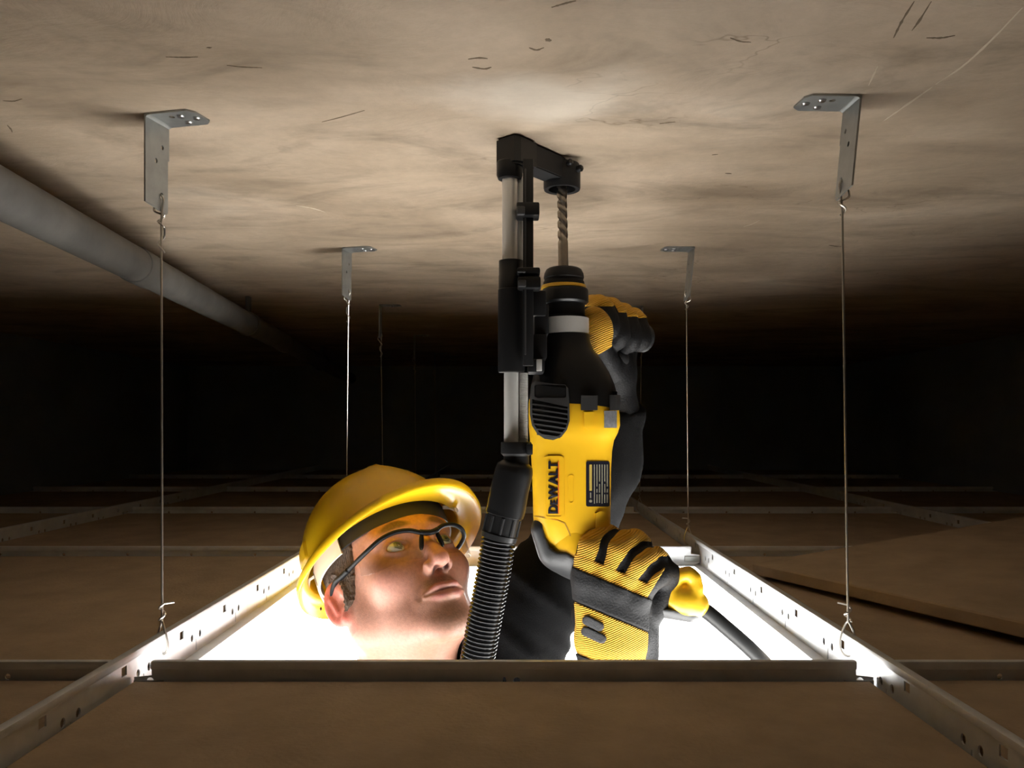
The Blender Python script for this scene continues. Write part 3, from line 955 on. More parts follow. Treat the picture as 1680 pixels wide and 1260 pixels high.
# rear handle: grows out of the body to lower right
def handle_sdf(X, Y, Z):
    d = cone(X, Y, Z, D(937, 862), D(944, 893), .0315, .0300)
    d = smin(d, cone(X, Y, Z, D(944, 893), D(985, 934), .031, .0215), .012)
    d = smin(d, cone(X, Y, Z, D(985, 934), D(1075, 968), .0215, .0200), .012)
    d = smin(d, cone(X, Y, Z, D(1075, 968), D(1128, 984), .0205, .0170), .006)
    return d
def reg_poly(X, Y, Z, pts):
    px = VX + X / Y * FPX; py = VY - (Z - CZ) / Y * FPX
    yp = np.interp(px, [p[0] for p in pts], [p[1] for p in pts])
    return (yp - py) / FPX * Y       # negative below the line
lo, hi = D(868, 1030, DD) - [0, .05, 0], D(1165, 838, DD) + [0, .05, 0]
def f_handle(X, Y, Z):
    d = handle_sdf(X, Y, Z)
    top = (Z - D(0, 852)[2])
    return smax(d, top, .004)
mk('rear_handle', nets(f_handle, lo, hi, .0016), M_yel, drill, angle=0)
OV = [(860, 852), (884, 852.5), (890, 858), (893, 876), (902, 897), (914, 905), (930, 906), (944, 915), (960, 932), (1000, 960), (1080, 999), (1170, 1040)]
def f_over(X, Y, Z):
    d = handle_sdf(X, Y, Z) - .0022
    nub = cone(X, Y, Z, D(891, 868, .803), D(907, 904, .803), .0125, .0145)
    d = smin(d, nub, .012)
    return smax(d, reg_poly(X, Y, Z, OV), .003)
mk('rubber_overmould', nets(f_over, D(860, 1050) - [0, .05, 0], D(1165, 838) + [0, .05, 0], .0015), M_rub, drill, angle=0)
# end lobe with hanging loop, cord sleeve
def f_lobe(X, Y, Z):
    d = cone(X, Y, Z, D(1092, 973, .812), D(1122, 984, .808), .0165, .0160)
    d = smin(d, cone(X, Y, Z, D(1120, 984, .806), D(1143, 992, .806), .0145, .0125), .01)
    arch = [(1098, 966), (1104, 952), (1116, 943), (1130, 941), (1139, 949), (1142, 964), (1140, 978)]
    for a, b_ in zip(arch[:-1], arch[1:]):
        d = smin(d, cone(X, Y, Z, D(*a, .801), D(*b_, .801), .0058, .0058), .006)
    web = obox(X, Y, Z, D(1116, 968, .809), np.eye(3), (.0135, .0018, .014), .0015)
    d = smin(d, web, .006)
    return d
mk('handle_end_cap', nets(f_lobe, D(1060, 1025) - [0, .04, 0], D(1165, 925) + [0, .04, 0], .0011), M_yel, drill, angle=0)
def f_under(X, Y, Z):
    d = cone(X, Y, Z, D(1085, 990, .806), D(1132, 1004, .806), .0145, .0105)
    return smax(d, reg_poly(X, Y, Z, [(1070, 996), (1150, 1006)]), .002)
mk('handle_base_plate', nets(f_under, D(1055, 1040) - [0, .04, 0], D(1165, 970) + [0, .04, 0], .0012), M_gry, drill, angle=0)
cp = spline([D(1136, 990, .806), D(1160, 1004, .806), D(1196, 1034, .806), D(1232, 1066, .806), D(1262, 1098, .808), D(1290, 1145, .815), D(1310, 1230, .83), D(1318, 1500, .86), D(1322, 2500, .9), D(1326, 4380, .9)], 110)
rad = np.interp(np.arange(110), [0, 3, 6, 109], [.0088, .0082, .0078, .0078])
mk('power_cord', sweep(cp, rad, 20), M_cord, drill)

# side handle behind the clamp, held by the upper hand
SH0, SH1 = D(945, 536, .826), P(1062, 556, .915)
sd = (SH1 - SH0) / np.linalg.norm(SH1 - SH0)
mk('side_handle', lathe(SH0, sd, [(0, .009), (.012, .009), (.016, .012), (.020, .013), (.024, .0135), (.10, .0155), (.118, .0165), (.122, .012), (.123, .001)], 28), M_rub, drill)

# ------------------------------------------------------------------ dust extraction attachment
de = thing('dust_extraction_attachment', P(838, 765, .755), 'black telescopic dust extractor clamped beside the drill, suction head at the slab', 'dust extractor')
DE = .755
def q(px, py, d=DE): return P(px, py, d)
def s_(n, d=DE): return n / FPX * d
def tube(name, px, y0, y1, rpx, m, d=DE, parent=None, prof=None, n=36):
    pr = prof or [(y0, rpx), (y1, rpx)]
    c = q(px, pr[0][0], d)
    return mk(name, lathe(c, (0, 0, -1), [(s_(y - pr[0][0], d), s_(r, d)) for y, r in pr], n), m, parent or de, angle=30)
# suction head: block, arm and ring
hz0, hz1 = ZS - .0275, ZS - .0006
Lc, Rc = np.array([q(842, 0)[0], .756]), np.array([.0475, .8175])
dirv = (Rc - Lc) / np.linalg.norm(Rc - Lc); nrm = np.array([-dirv[1], dirv[0]])
def stadium(c0, r, n=20):
    return [(c0[0] + r * math.cos(a), c0[1] + r * math.sin(a)) for a in np.linspace(0, 2 * math.pi, n, endpoint=False)]
def vprism(poly, z0, z1, bev=.0012):
    bm = bmesh.new()
    vs = [bm.verts.new((x, y, z0)) for x, y in poly]
    f = bm.faces.new(vs)
    r = bmesh.ops.extrude_face_region(bm, geom=[f])
    bmesh.ops.translate(bm, vec=(0, 0, z1 - z0), verts=[g for g in r['geom'] if isinstance(g, bmesh.types.BMVert)])
    bmesh.ops.recalc_face_normals(bm, faces=list(bm.faces))
    if bev:
        es = [e for e in bm.edges if abs(e.verts[0].co.z - e.verts[1].co.z) < 1e-6]
        bmesh.ops.bevel(bm, geom=es, offset=bev, segments=2, affect='EDGES')
    return from_bm(bm)
hl = .0145
blk = [tuple(Lc - dirv * .012 + nrm * hl * .75), tuple(Lc - dirv * .006 + nrm * hl), tuple(Lc + dirv * .018 + nrm * hl), tuple(Lc + dirv * .018 - nrm * hl), tuple(Lc - dirv * .006 - nrm * hl), tuple(Lc - dirv * .012 - nrm * hl * .75)]
mk('suction_head', vprism(blk, hz0, hz1, .002), M_blk, de, angle=30)
arm = [tuple(Lc + dirv * .016 + nrm * .0115), tuple(Rc - dirv * .010 + nrm * .0115), tuple(Rc - dirv * .010 - nrm * .0115), tuple(Lc + dirv * .016 - nrm * .0115)]
mk('suction_arm', vprism(arm, hz0 + .004, hz1 - .001), M_blk2, de, angle=30)
ringm = lathe((Rc[0], Rc[1], hz0 - .003), (0, 0, 1), [(0.004, .0135), (.0005, .0140), (0, .0185), (.002, .0192), (.018, .0192), (.026, .0180), (.0262, .0135), (.004, .0135)], 40, caps=False)
mk('suction_ring', ringm, M_blk2, de, angle=30)
mk('ring_screw', lathe((Rc[0] + .014, Rc[1] - .010, hz0 + .015), (.8, -.5, .1), [(0, .0035), (.006, .0035), (.0075, .002)], 14), M_blk, de)
mk('ring_screw', lathe((Rc[0] + .006, Rc[1] - .017, hz0 + .019), (.3, -.9, .1), [(0, .0032), (.004, .0032), (.0055, .002)], 14), M_blk, de)
tube('head_collar', 836, 268, 296, 20, M_blk, prof=[(266, 20), (268, 21.5), (288, 21.5), (294, 19), (294.5, 14)])
# telescopic tubes
tube('telescopic_tube', 836.5, 290, 432, 12.6, M_sil)
tube('guide_rod', 854.5, 288, 432, 6.2, M_sil, d=.760)
tube('outer_sleeve', 839, 428, 612, 21, M_blk, prof=[(428, 19), (428.5, 20.5), (452, 20.5), (453, 21), (475, 21), (476, 22), (608, 22), (611, 21), (611.5, 16)])
lt = tube('telescopic_tube', 839, 608, 730, 12.2, M_sil)
sp_prof = []
for k in range(54):
    y = 612 + k * 2.15
    sp_prof += [(y, 7.6), (y + .7, 8.6), (y + 1.4, 7.6)]
tube('return_spring', 858, 0, 0, 0, M_sil, d=.757, prof=sp_prof, n=18)
# depth rail with its stops
r0, r1 = q(858, 600, .741), q(875, 262, .741)
mk('depth_rail', box((r0[0], .738, r0[2]), (r1[0], .745, r1[2]), .0008), M_blk2, de, angle=30)
mk('rail_edge', box((r0[0] + .0015, .7355, r0[2] + .01), (r0[0] + .003, .739, r1[2] - .01), .0004), M_gry, de, smooth=False)
for y0, y1, x0, x1 in ((335, 357, 847, 885), (441, 452, 848, 886), (456, 475, 849, 887)):
    a, b_ = q(x0, y1, .738), q(x1, y0, .738)
    st = mk('depth_stop', box((a[0], .729, a[2]), (b_[0], .752, b_[2]), .0022), M_blk, de, angle=30)
    a, b_ = q(x0 + 3, y1 - 4, .73), q(x0 + 14, y0 + 4, .73)
    mk2('thumb_grip', box((a[0] - .001, .7265, a[2]), (b_[0], .733, b_[2]), .0012), M_gry, st, angle=30)
# mounting bracket to the drill collar
for y0, y1, x0, x1, y_ in ((478, 520, 872, 896, .770), (500, 550, 876, 900, .775), (549, 590, 874, 897, .772), (590, 612, 866, 893, .764)):
    a, b_ = q(x0, y1, y_), q(x1, y0, y_)
    mk('mounting_bracket', box((a[0], y_ - .008, a[2]), (b_[0], y_ + .03, b_[2]), .0025), M_blk2, de, angle=30)
a, b_ = q(880, 609, .757), q(889, 590, .757)
mk('release_tab', box((a[0], .752, a[2]), (b_[0], .762, b_[2]), .0008), M_sil, de, angle=30)
# lower collar, elbow and hose cuff
tube('tube_collar', 847, 725, 762, 25, M_blk2, prof=[(725, 22), (725.5, 24.5), (727, 25.2), (744, 25.2), (746, 23), (748, 21), (764, 21)])
mk('collar_lug', box(q(864, 746, .742) - [0, .004, 0], q(874, 728, .742) + [0, .012, 0], .0015), M_blk2, de, angle=30)
ep = spline([q(846, 757), q(843, 775), q(837, 800), q(829, 842)], 24)
mk('elbow_pipe', sweep(ep, np.interp(np.linspace(0, 1, 24), [0, .12, .3, 1], [.0120, .0168, .0182, .0186]), 40), M_blk, de, angle=40)
cf = np.array([q(829, 838), q(818, 884)]); cdv = cf[1] - cf[0]; cl = np.linalg.norm(cdv)
cuff = mk('hose_cuff', lathe(cf[0], cdv, [(0, .0172), (.0005, .0184), (.004, .0186), (.0045, .0170), (cl * .8, .0168), (cl * .82, .0178), (cl, .0172), (cl + .001, .014)], 40), M_blk, de, angle=30)
u_, v_, d_ = frame(cdv)
for k in range(10):
    an = 2 * math.pi * k / 10
    dirr = math.cos(an) * u_ + math.sin(an) * v_
    mk2('grip_rib', sweep([cf[0] + d_ * .006 + dirr * .0168, cf[0] + d_ * (cl * .78) + dirr * .0168], .0015, 8), M_blk2, cuff)
hp = spline([q(819, 880), q(812, 925, .756), q(803, 975, .757), q(793, 1028, .758), q(783, 1085, .76), q(774, 1150, .765), q(772, 1300, .79), q(790, 1700, .85), q(800, 2600, .95)], 400)
seg = np.concatenate([[0], np.cumsum(np.linalg.norm(np.diff(hp, axis=0), axis=1))])
Lh = min(seg[-1], 1.2)
ns = int(Lh / .0006)
ss = np.linspace(0, Lh, ns)
hp2 = np.stack([np.interp(ss, seg, hp[:, k]) for k in range(3)], 1)
hr = .0146 + .0024 * (0.5 + 0.5 * np.cos(2 * math.pi * ss / .0040)) ** 1.3
mk('corrugated_hose', sweep(hp2, hr, 28), M_hose, de, angle=0)

# ------------------------------------------------------------------ the person
YAW, PIT, ROL = math.radians(36.8), math.radians(35.85), math.radians(-3.17)
HR = roty(ROL) @ rotz(YAW) @ rotx(-PIT)
HP = np.array([-.15087, .9973, CZ - .19266])       # midpoint between the eyes
def hw(V): return np.asarray(V, float) @ HR.T + HP     # head space (face towards -y, left ear at +x) to world
def hl_(w): return (np.asarray(w, float) - HP) @ HR
NB = np.array([-.140, 1.035, CZ - .40])            # neck base
nb = hl_(NB)
throat = hl_([-.115, .985, CZ - .36])

person = thing('person', (-.13, 1.08, .84), 'man in black fleece looking up through the open ceiling bay', 'person')

def head_sdf(X, Y, Z):
    aX = np.abs(X)
    d = ell(X, Y, Z, (0, .012, .045), (.0745, .097, .086))
    d = smin(d, ell(X, Y, Z, (0, -.034, -.026), (.0605, .056, .082)), .03)
    d = smin(d, ell(X, Y, Z, (0, -.042, .048), (.060, .045, .048)), .02)
    d = smin(d, cone(aX, Y, Z, (.052, .004, -.055), (.014, -.074, -.100), .019, .0175), .03)
    d = smin(d, cone(aX, Y, Z, (.056, .006, -.010), (.052, .004, -.060), .016, .018), .03)
    d = smin(d, sph(X, Y, Z, (0, -.079, -.101), .0165), .014)
    d = smin(d, sph(aX, Y, Z, (.041, -.060, -.028), .021), .02)
    d = smin(d, cone(aX, Y, Z, (.006, -.0855, .020), (.044, -.068, .022), .0105, .009), .012)
    d = smin(d, ell(X, Y, Z, (0, -.078, -.068), (.027, .020, .026)), .014)
    # eye sockets and lids
    d = smax(d, -sph(aX, Y, Z, (.033, -.1005, -.001), .0165), .012)
    lid = sph(aX, Y, Z, (.0325, -.0735, 0), .0140)
    slit = ell(aX, Y, Z, (.0325, -.087, .0014), (.0145, .016, .0072))
    lid = smax(lid, -slit, .0015)
    d = smin(d, lid, .005)
    d = smax(d, -ell(aX, Y, Z, (.0325, -.088, .0014), (.0136, .012, .0064)), .0012)
    # nose
    d = smin(d, cone(X, Y, Z, (0, -.086, .006), (0, -.1085, -.034), .0070, .0108), .010)
    d = smin(d, sph(aX, Y, Z, (.0118, -.0985, -.0385), .0078), .007)
    d = smax(d, -ell(aX, Y, Z, (.0068, -.1030, -.0475), (.0042, .0066, .0078)), .002)
    # lips
    up = np.minimum(cone(aX, Y, Z, (.0, -.1005, -.0640), (.012, -.0985, -.0640), .0042, .0042), cone(aX, Y, Z, (.012, -.0985, -.0640), (.0255, -.0880, -.0685), .0042, .0022))
    lowl = np.minimum(cone(aX, Y, Z, (.0, -.0985, -.0755), (.011, -.0960, -.0748), .0052, .0048), cone(aX, Y, Z, (.011, -.0960, -.0748), (.0245, -.0875, -.0690), .0048, .0020))
    d = smin(d, up, .004); d = smin(d, lowl, .004)
    d = smax(d, -np.minimum(cone(aX, Y, Z, (0, -.1045, -.0690), (.012, -.1025, -.0690), .0017, .0017), cone(aX, Y, Z, (.012, -.1025, -.0690), (.0255, -.0905, -.0690), .0017, .0012)), .0022)
    d = smax(d, -cone(X, Y, Z, (0, -.103, -.051), (0, -.1045, -.060), .0022, .0026), .004)
    # fold from nose wing to mouth corner
    d = smax(d, -cone(aX, Y, Z, (.020, -.0975, -.042), (.031, -.0855, -.066), .0022, .0012), .008)
    # ears
    cx, cz = -.0, -.0
    c_, s_ = math.cos(-.22), math.sin(-.22)
    Yr = (Y - .014) * c_ + (Z + .014) * s_; Zr = -(Y - .014) * s_ + (Z + .014) * c_
    Xr = aX - .0795 - .42 * np.maximum(Yr, -.012)
    ear = ell(Xr, Yr, Zr, (0, 0, 0), (.0060, .0205, .0310))
    ear = smax(ear, -ell(Xr, Yr, Zr, (.0062, .001, .001), (.0055, .0145, .0235)), .003)
    ear = smin(ear, cone(Xr, Yr, Zr, (.001, .006, .013), (.001, .003, -.011), .0024, .0026), .004)
    ear = smax(ear, -ell(Xr, Yr, Zr, (.005, -.009, -.004), (.008, .0065, .0085)), .003)
    ear = smin(ear, sph(Xr, Yr, Zr, (.0, -.006, -.026), .0062), .006)
    d = smin(d, ear, .006)
    # neck
    d = smin(d, cone(X, Y, Z, (0, .030, -.050), nb, .0570, .0640), .03)
    d = smin(d, cone(X, Y, Z, (0, -.018, -.085), throat, .034, .042), .03)
    return d

hs = .00155
hv, hf = nets(head_sdf, (-.105, -.128, -.245), (.105, .15, .145), hs)

def head_colors(V):
    X, Y, Z = V.T
    aX = np.abs(X)
    C = np.tile(np.array([.52, .25, .175]), (len(V), 1))
    def blob(c, r, col, amt, soft=.5):
        k = np.sqrt(((aX - c[0]) / r[0]) ** 2 + ((Y - c[1]) / r[1]) ** 2 + ((Z - c[2]) / r[2]) ** 2)
        w_ = np.clip((1.0 - k) / soft, 0, 1) * amt
        C[:] = C * (1 - w_[:, None]) + np.array(col) * w_[:, None]
    beard = (.20, .105, .055)
    blob((.045, -.066, -.032), (.03, .03, .03), (.52, .20, .145), .7, .9)       # cheeks
    blob((0, -.112, -.034), (.018, .02, .018), (.54, .21, .15), .7, .8)        # nose
    noise = rng.random(len(V)) * .5 + .6
    def hair(c, r, amt, soft):
        k = np.sqrt(((aX - c[0]) / r[0]) ** 2 + ((Y - c[1]) / r[1]) ** 2 + ((Z - c[2]) / r[2]) ** 2)
        w_ = np.clip((1.0 - k) / soft, 0, 1) * amt * noise
        w_ = np.clip(w_, 0, .95)
        C[:] = C * (1 - w_[:, None]) + np.array(beard) * w_[:, None]
    hair((.010, -.100, -.0555), (.027, .02, .0090), .85, .5)      # moustache
    hair((.030, -.088, -.075), (.010, .02, .025), .40, .7)        # moustache ends
    hair((0, -.084, -.100), (.036, .03, .028), .95, .7)           # chin
    hair((.0, -.095, -.0855), (.010, .016, .0075), .5, .7)
    hair((.045, -.035, -.082), (.036, .055, .032), .24, .9)        # jaw stubble
    hair((.02, -.045, -.115), (.04, .05, .022), .30, .8)
    blob((.010, -.099, -.0640), (.017, .010, .0046), (.46, .16, .13), .85, .4)  # lips
    blob((.009, -.097, -.0752), (.017, .010, .0052), (.50, .18, .15), .85, .4)
    blob((0, -.100, -.0692), (.024, .012, .0016), (.16, .03, .025), .95, .5)
    # brows
    k = np.sqrt(((aX - .030) / .021) ** 2 + ((Z - (.0245 + .003 * np.sin((aX - .012) / .034 * 3.14))) / .0068) ** 2)
    w_ = np.clip((1 - k) / .4, 0, 1) * (Y < -.055) * (noise * .4 + .6) * .95
    C[:] = C * (1 - w_[:, None]) + np.array((.10, .05, .025)) * w_[:, None]
    # lash lines
    k = np.abs(np.sqrt(((aX - .0325) / .0145) ** 2 + ((Z - .0014) / .0072) ** 2) - 1.05)
    w_ = np.clip((.16 - k) / .12, 0, 1) * (Y < -.075) * .55
    C[:] = C * (1 - w_[:, None]) + np.array((.20, .09, .06)) * w_[:, None]
    blob((.0068, -.103, -.044), (.0046, .008, .0075), (.10, .022, .015), .9, .35)     # nostrils
    e = np.clip((aX - .074) / .008, 0, 1) * (Y > -.02) * (Z > -.06) * (Z < .04)
    C[:] = C * (1 - .85 * e[:, None]) + np.array((.60, .13, .09)) * .85 * e[:, None]
    return C
body = mk('body', (hw(hv), hf), M_skin, person, angle=0, colors=head_colors(hv), label='fair skin, light ginger stubble, head tilted back')

# eyes
def eyeball(side):
    bm = bmesh.new()
    bmesh.ops.create_uvsphere(bm, u_segments=40, v_segments=40, radius=.0121)
    V, Fs = from_bm(bm)
    gaze = np.array([.10, -.965, .22]); gaze /= np.linalg.norm(gaze)       # looking up to the bit
    dot = (V / .0121) @ gaze
    an = np.degrees(np.arccos(np.clip(dot, -1, 1)))
    C = np.tile(np.array([.66, .70, .78]), (len(V), 1))
    C[an < 30] = (.06, .07, .06); C[an < 26] = (.15, .18, .15); C[an < 12] = (.006, .006, .006)
    return hw(V + np.array([side * .0325, -.0735, 0])), Fs, C
for sd_ in (-1, 1):
    V, Fs, C = eyeball(sd_)
    mk('eye', (V, Fs), M_eyew, person, angle=0, colors=C)

# hair: short, shows between the helmet and the ear
def f_hair(X, Y, Z):
    d = head_sdf(X, Y, Z) - .0035
    aX = np.abs(X)
    # keep clear of the face: hairline slants down from the temple to the ear, then round behind it
    front = (-.030 - .55 * np.clip(.045 - Z, 0, .1)) - Y + .040 * (Z < .0) * 0
    side = np.maximum(-.020 - Y - .0 * Z, 0) * 0
    line = (-.045 + .50 * (.040 - Z)) - Y          # y must lie behind this line
    burn = np.maximum(line + .0005 * np.sin(Z * 900 + 3 * np.sin(Y * 260)), -.022 - Z - .6 * (np.minimum(Y, .004) + .02))
    burn = np.maximum(burn, Y - .032 - .7 * np.minimum(Z, 0))             # sideburn ends at the ear
    back = np.maximum(.030 - Y, -.010 - Z)         # behind the ear, down to the nape
    reg = np.minimum(burn, back)
    earhole = ell(aX, Y, Z, (.085, .016, -.010), (.022, .024, .036))
    d = np.maximum(d, reg)
    d = np.maximum(d, -earhole)
    d = np.maximum(d, .060 - aX - .9 * np.maximum(Y - .02, 0) * 2 - np.maximum(Z - .02, 0) * 3)
    return d + .0006 * np.sin(Y * 1500 + Z * 500)
V, Fs = nets(f_hair, (-.1, -.10, -.12), (.1, .135, .10), .0018)
mk('hair', (hw(V), Fs), M_hair, person, angle=0, label='short brown hair below the helmet rim')

# jacket: torso and both sleeves of black fleece
def JP(*a): return P(*a)
Ls = P(800, 1150, 1.0); Lm = P(880, 985, .995); Le = P(940, 885, 1.03); Lf = P(988, 765, .965); Lw = P(1018, 668, .925)
Rs = np.array([-.29, 1.05, CZ - .45]); Re = np.array([-.045, .85, CZ - .46]); Rw = P(1004, 1112, .812)
def f_jacket(X, Y, Z):
    d = ell(X, Y, Z, (-.135, 1.095, CZ - .62), (.185, .125, .24))
    d = smin(d, ell(X, Y, Z, (-.13, 1.11, CZ - .86), (.165, .118, .16)), .08)
    d = smin(d, cone(X, Y, Z, Rs, (-.14, 1.07, CZ - .46), .065, .075), .05)
    d = smin(d, cone(X, Y, Z, Ls, (-.13, 1.07, CZ - .46), .066, .075), .05)
    # collar
    d = smin(d, cone(X, Y, Z, NB + [0, 0, -.03], NB + [0, 0, .03], .076, .074), .012)
    # raised left arm
    wob = .0032 * np.sin(95 * (X * .8 + Z * .35) + 9 * np.sin(14 * Y)) + .0025 * np.sin(60 * (Z * .7 - X * .7) + 1.0)
    a = cone(X, Y, Z, Ls, Lm, .064, .056)
    a = smin(a, cone(X, Y, Z, Lm, Le, .056, .050), .03)
    a = smin(a, cone(X, Y, Z, Le, Lf, .050, .041), .03)
    a = smin(a, cone(X, Y, Z, Lf, Lw, .041, .031), .02)
    # bunched folds round the shoulder and elbow
    t_ = (X - Ls[0]) * (Le - Ls)[0] + (Y - Ls[1]) * (Le - Ls)[1] + (Z - Ls[2]) * (Le - Ls)[2]
    t_ = t_ / float((Le - Ls) @ (Le - Ls))
    fold = np.where((t_ > -.2) & (t_ < 1.1), 1.0, .25) * (.0050 * np.sin(2 * math.pi * (t_ * 3.4 + 1.6 * X - 2.2 * Y)) ** 3 + .0025 * np.sin(2 * math.pi * (t_ * 6.1 + 5 * X)))
    a = a - fold - wob * .6
    d = smin(d, a, .03)
    r_ = cone(X, Y, Z, Rs, Re, .066, .052)
    r_ = smin(r_, cone(X, Y, Z, Re, Rw - [0, 0, .02], .052, .038), .03)
    d = smin(d, r_ - wob * .7, .03)
    # neck opening
    d = smax(d, -cone(X, Y, Z, NB + [.0, 0, -.05], NB + [0, -.012, .09], .064, .068), .004)
    # cuffs end at the gloves
    cut = (X - Lw[0]) * (Lw - Lf)[0] + (Y - Lw[1]) * (Lw - Lf)[1] + (Z - Lw[2]) * (Lw - Lf)[2]
    d = smax(d, cut / np.linalg.norm(Lw - Lf) - .006, .006)
    return d
V, Fs = nets(f_jacket, (-.42, .74, CZ - 1.06), (.20, 1.28, CZ + .10), .0062)
mk('fleece_jacket', (V, Fs), M_fleece, person, angle=0, label='black fleece jacket with bunched sleeve')

# trousers and boots, standing on the platform below
PT = .84
def f_trousers(X, Y, Z):
    d = ell(X, Y, Z, (-.13, 1.11, CZ - .96), (.165, .115, .14))
    for s in (-1, 1):
        k = np.array([-.13 + s * .095, 1.09, 1.30]); a = np.array([-.13 + s * .11, 1.12, PT + .10])
        d = smin(d, smin(cone(X, Y, Z, (-.13 + s * .085, 1.11, CZ - 1.0), k, .088, .066), cone(X, Y, Z, k, a, .066, .052), .03), .03)
    return smax(smax(d, PT + .07 - Z, .01), Z - (CZ - .90), .01)
V, Fs = nets(f_trousers, (-.36, .95, PT + .03), (.12, 1.26, CZ - .86), .012)
mk('trousers', (V, Fs), M_trs, person, angle=0)
for s in (-1, 1):
    c = np.array([-.13 + s * .11, 1.12, PT])
    def f_boot(X, Y, Z):
        d = cone(X, Y, Z, c + [0, .01, .06], c + [0, .0, .16], .05, .054)
        d = smin(d, cone(X, Y, Z, c + [0, .03, .045], c + [s * .02, -.13, .035], .045, .040), .03)
        return smax(d, PT + .002 - Z, .008)
    V, Fs = nets(f_boot, c + [-.09, -.20, -.01], c + [.09, .10, .23], .008)
    mk('boot', (V, Fs), M_boot, person, angle=0)

# ------------------------------------------------------------------ hard hat (in head space)
hat = thing('hard_hat', hw([[0, .01, .035]])[0], 'glossy yellow hard hat with narrow brim on the man\'s head', 'hard hat')
def hat_ring(z, a, bf, bb, yc, n=96, lift=None):
    out = []
    for t_ in np.linspace(0, 2 * math.pi, n, endpoint=False):
        s, c = math.sin(t_), math.cos(t_)          # c=1 front
        b_ = bf if c > 0 else bb
        out.append((a * s, yc - b_ * c, z + (lift(c, s) if lift else 0)))
    return np.array(out)
rim_lift = lambda c, s: .004 * c - .004 * abs(s) ** 2 + (.005 * max(c, 0) ** 2)
def shell(off):
    R_ = []
    # dome from crown to rim: fraction, height
    top, zr = .155 - off, .046
    for k in range(29):
        f = k / 28
        an = f * math.pi / 2
        e = 2.0
        rr = math.sin(an) ** (2 / e); zz = math.cos(an) ** (2 / e)
        a, bf, bb = (.102 - off) * rr + .0005, (.104 - off) * rr + .0005, (.127 - off) * rr + .0005
        yc = .004 + .020 * (1 - f) ** 1.2
        R_.append(hat_ring(zr + (top - zr) * zz, a, bf, bb, yc, lift=lambda c, s, f=f: rim_lift(c, s) * f + .0035 * math.exp(-(s / .22) ** 2) * math.sin(min(f * 1.3, 1) * math.pi)))
    return R_
outer = shell(0.0)
innr = shell(.003)
flare = [hat_ring(.0430, .1040, .110, .130, .004, lift=rim_lift), hat_ring(.0405, .1090, .128, .137, .004, lift=rim_lift), hat_ring(.0375, .1145, .152, .1445, .004, lift=rim_lift),
         hat_ring(.0350, .1162, .1615, .1475, .004, lift=rim_lift), hat_ring(.0265, .1172, .1625, .1485, .004, lift=rim_lift), hat_ring(.0245, .1155, .1605, .1466, .004, lift=rim_lift)]
under = [hat_ring(.0320, .1120, .154, .1435, .004, lift=rim_lift), hat_ring(.0355, .1075, .135, .136, .004, lift=rim_lift), hat_ring(.0395, .1010, .106, .1265, .004, lift=rim_lift)]
VF = loft(outer + flare[:3], caps=False)
n_ = 96
V0, F0 = loft(outer + innr[::-1][:0], caps=False)
V1, F1 = loft(innr, caps=False)
Vs, Fs_ = join((V0, F0), (V1, [f[::-1] for f in F1]))
mk('shell', (hw(Vs), Fs_), M_hat, hat, angle=60)
Vb, Fb = loft([outer[-1]] + flare + under + [innr[-1]], caps=False)
mk('brim', (hw(Vb), Fb), M_hat, hat, angle=60)
# raised panel and slot bosses on the near side
def on_shell(phi, f):
    """point on shell near side; phi from front, f from crown 0 to rim 1"""
    i = f * 28; i0 = int(min(i, 27)); fr = i - i0
    R_ = outer[i0] * (1 - fr) + outer[i0 + 1] * fr
    k = (phi % (2 * math.pi)) / (2 * math.pi) * 96
    k0 = int(k) % 96; kf = k - int(k)
    return R_[k0] * (1 - kf) + R_[(k0 + 1) % 96] * kf
def shell_pad(phi0, phi1, f0, f1, th, rad=.25):
    g = []
    m = 9
    pts = []
    for i in range(m):
        for j in range(m):
            a, b_ = i / (m - 1), j / (m - 1)
            p = on_shell(phi0 + (phi1 - phi0) * a, f0 + (f1 - f0) * b_)
            nn = p - np.array([0, .004, .04]); nn /= np.linalg.norm(nn)
            e = min(a, 1 - a, b_, 1 - b_)
            pts.append(p + nn * (th if e > 0.001 else -.001))
    Fs = [[i * m + j, i * m + j + 1, (i + 1) * m + j + 1, (i + 1) * m + j] for i in range(m - 1) for j in range(m - 1)]
    return np.array(pts), Fs
for ph in (math.radians(262), math.radians(98)):
    mk('slot_boss', (lambda q_: (hw(q_[0]), q_[1]))(shell_pad(ph - .16, ph + .16, .80, .97, .0030)), M_hat, hat, angle=40)
mk('ridge', (lambda q_: (hw(q_[0]), q_[1]))(sweep([on_shell(a, b_) for a, b_ in [(0, .55), (0, .42), (0, .3), (0, .18), (0, .08), (math.pi, .08), (math.pi, .2), (math.pi, .4), (math.pi, .6)]], [.0005, .0015, .0018, .0018, .0015, .0015, .0018, .0018, .0005], 12, flat=1.0)), M_hat, hat)
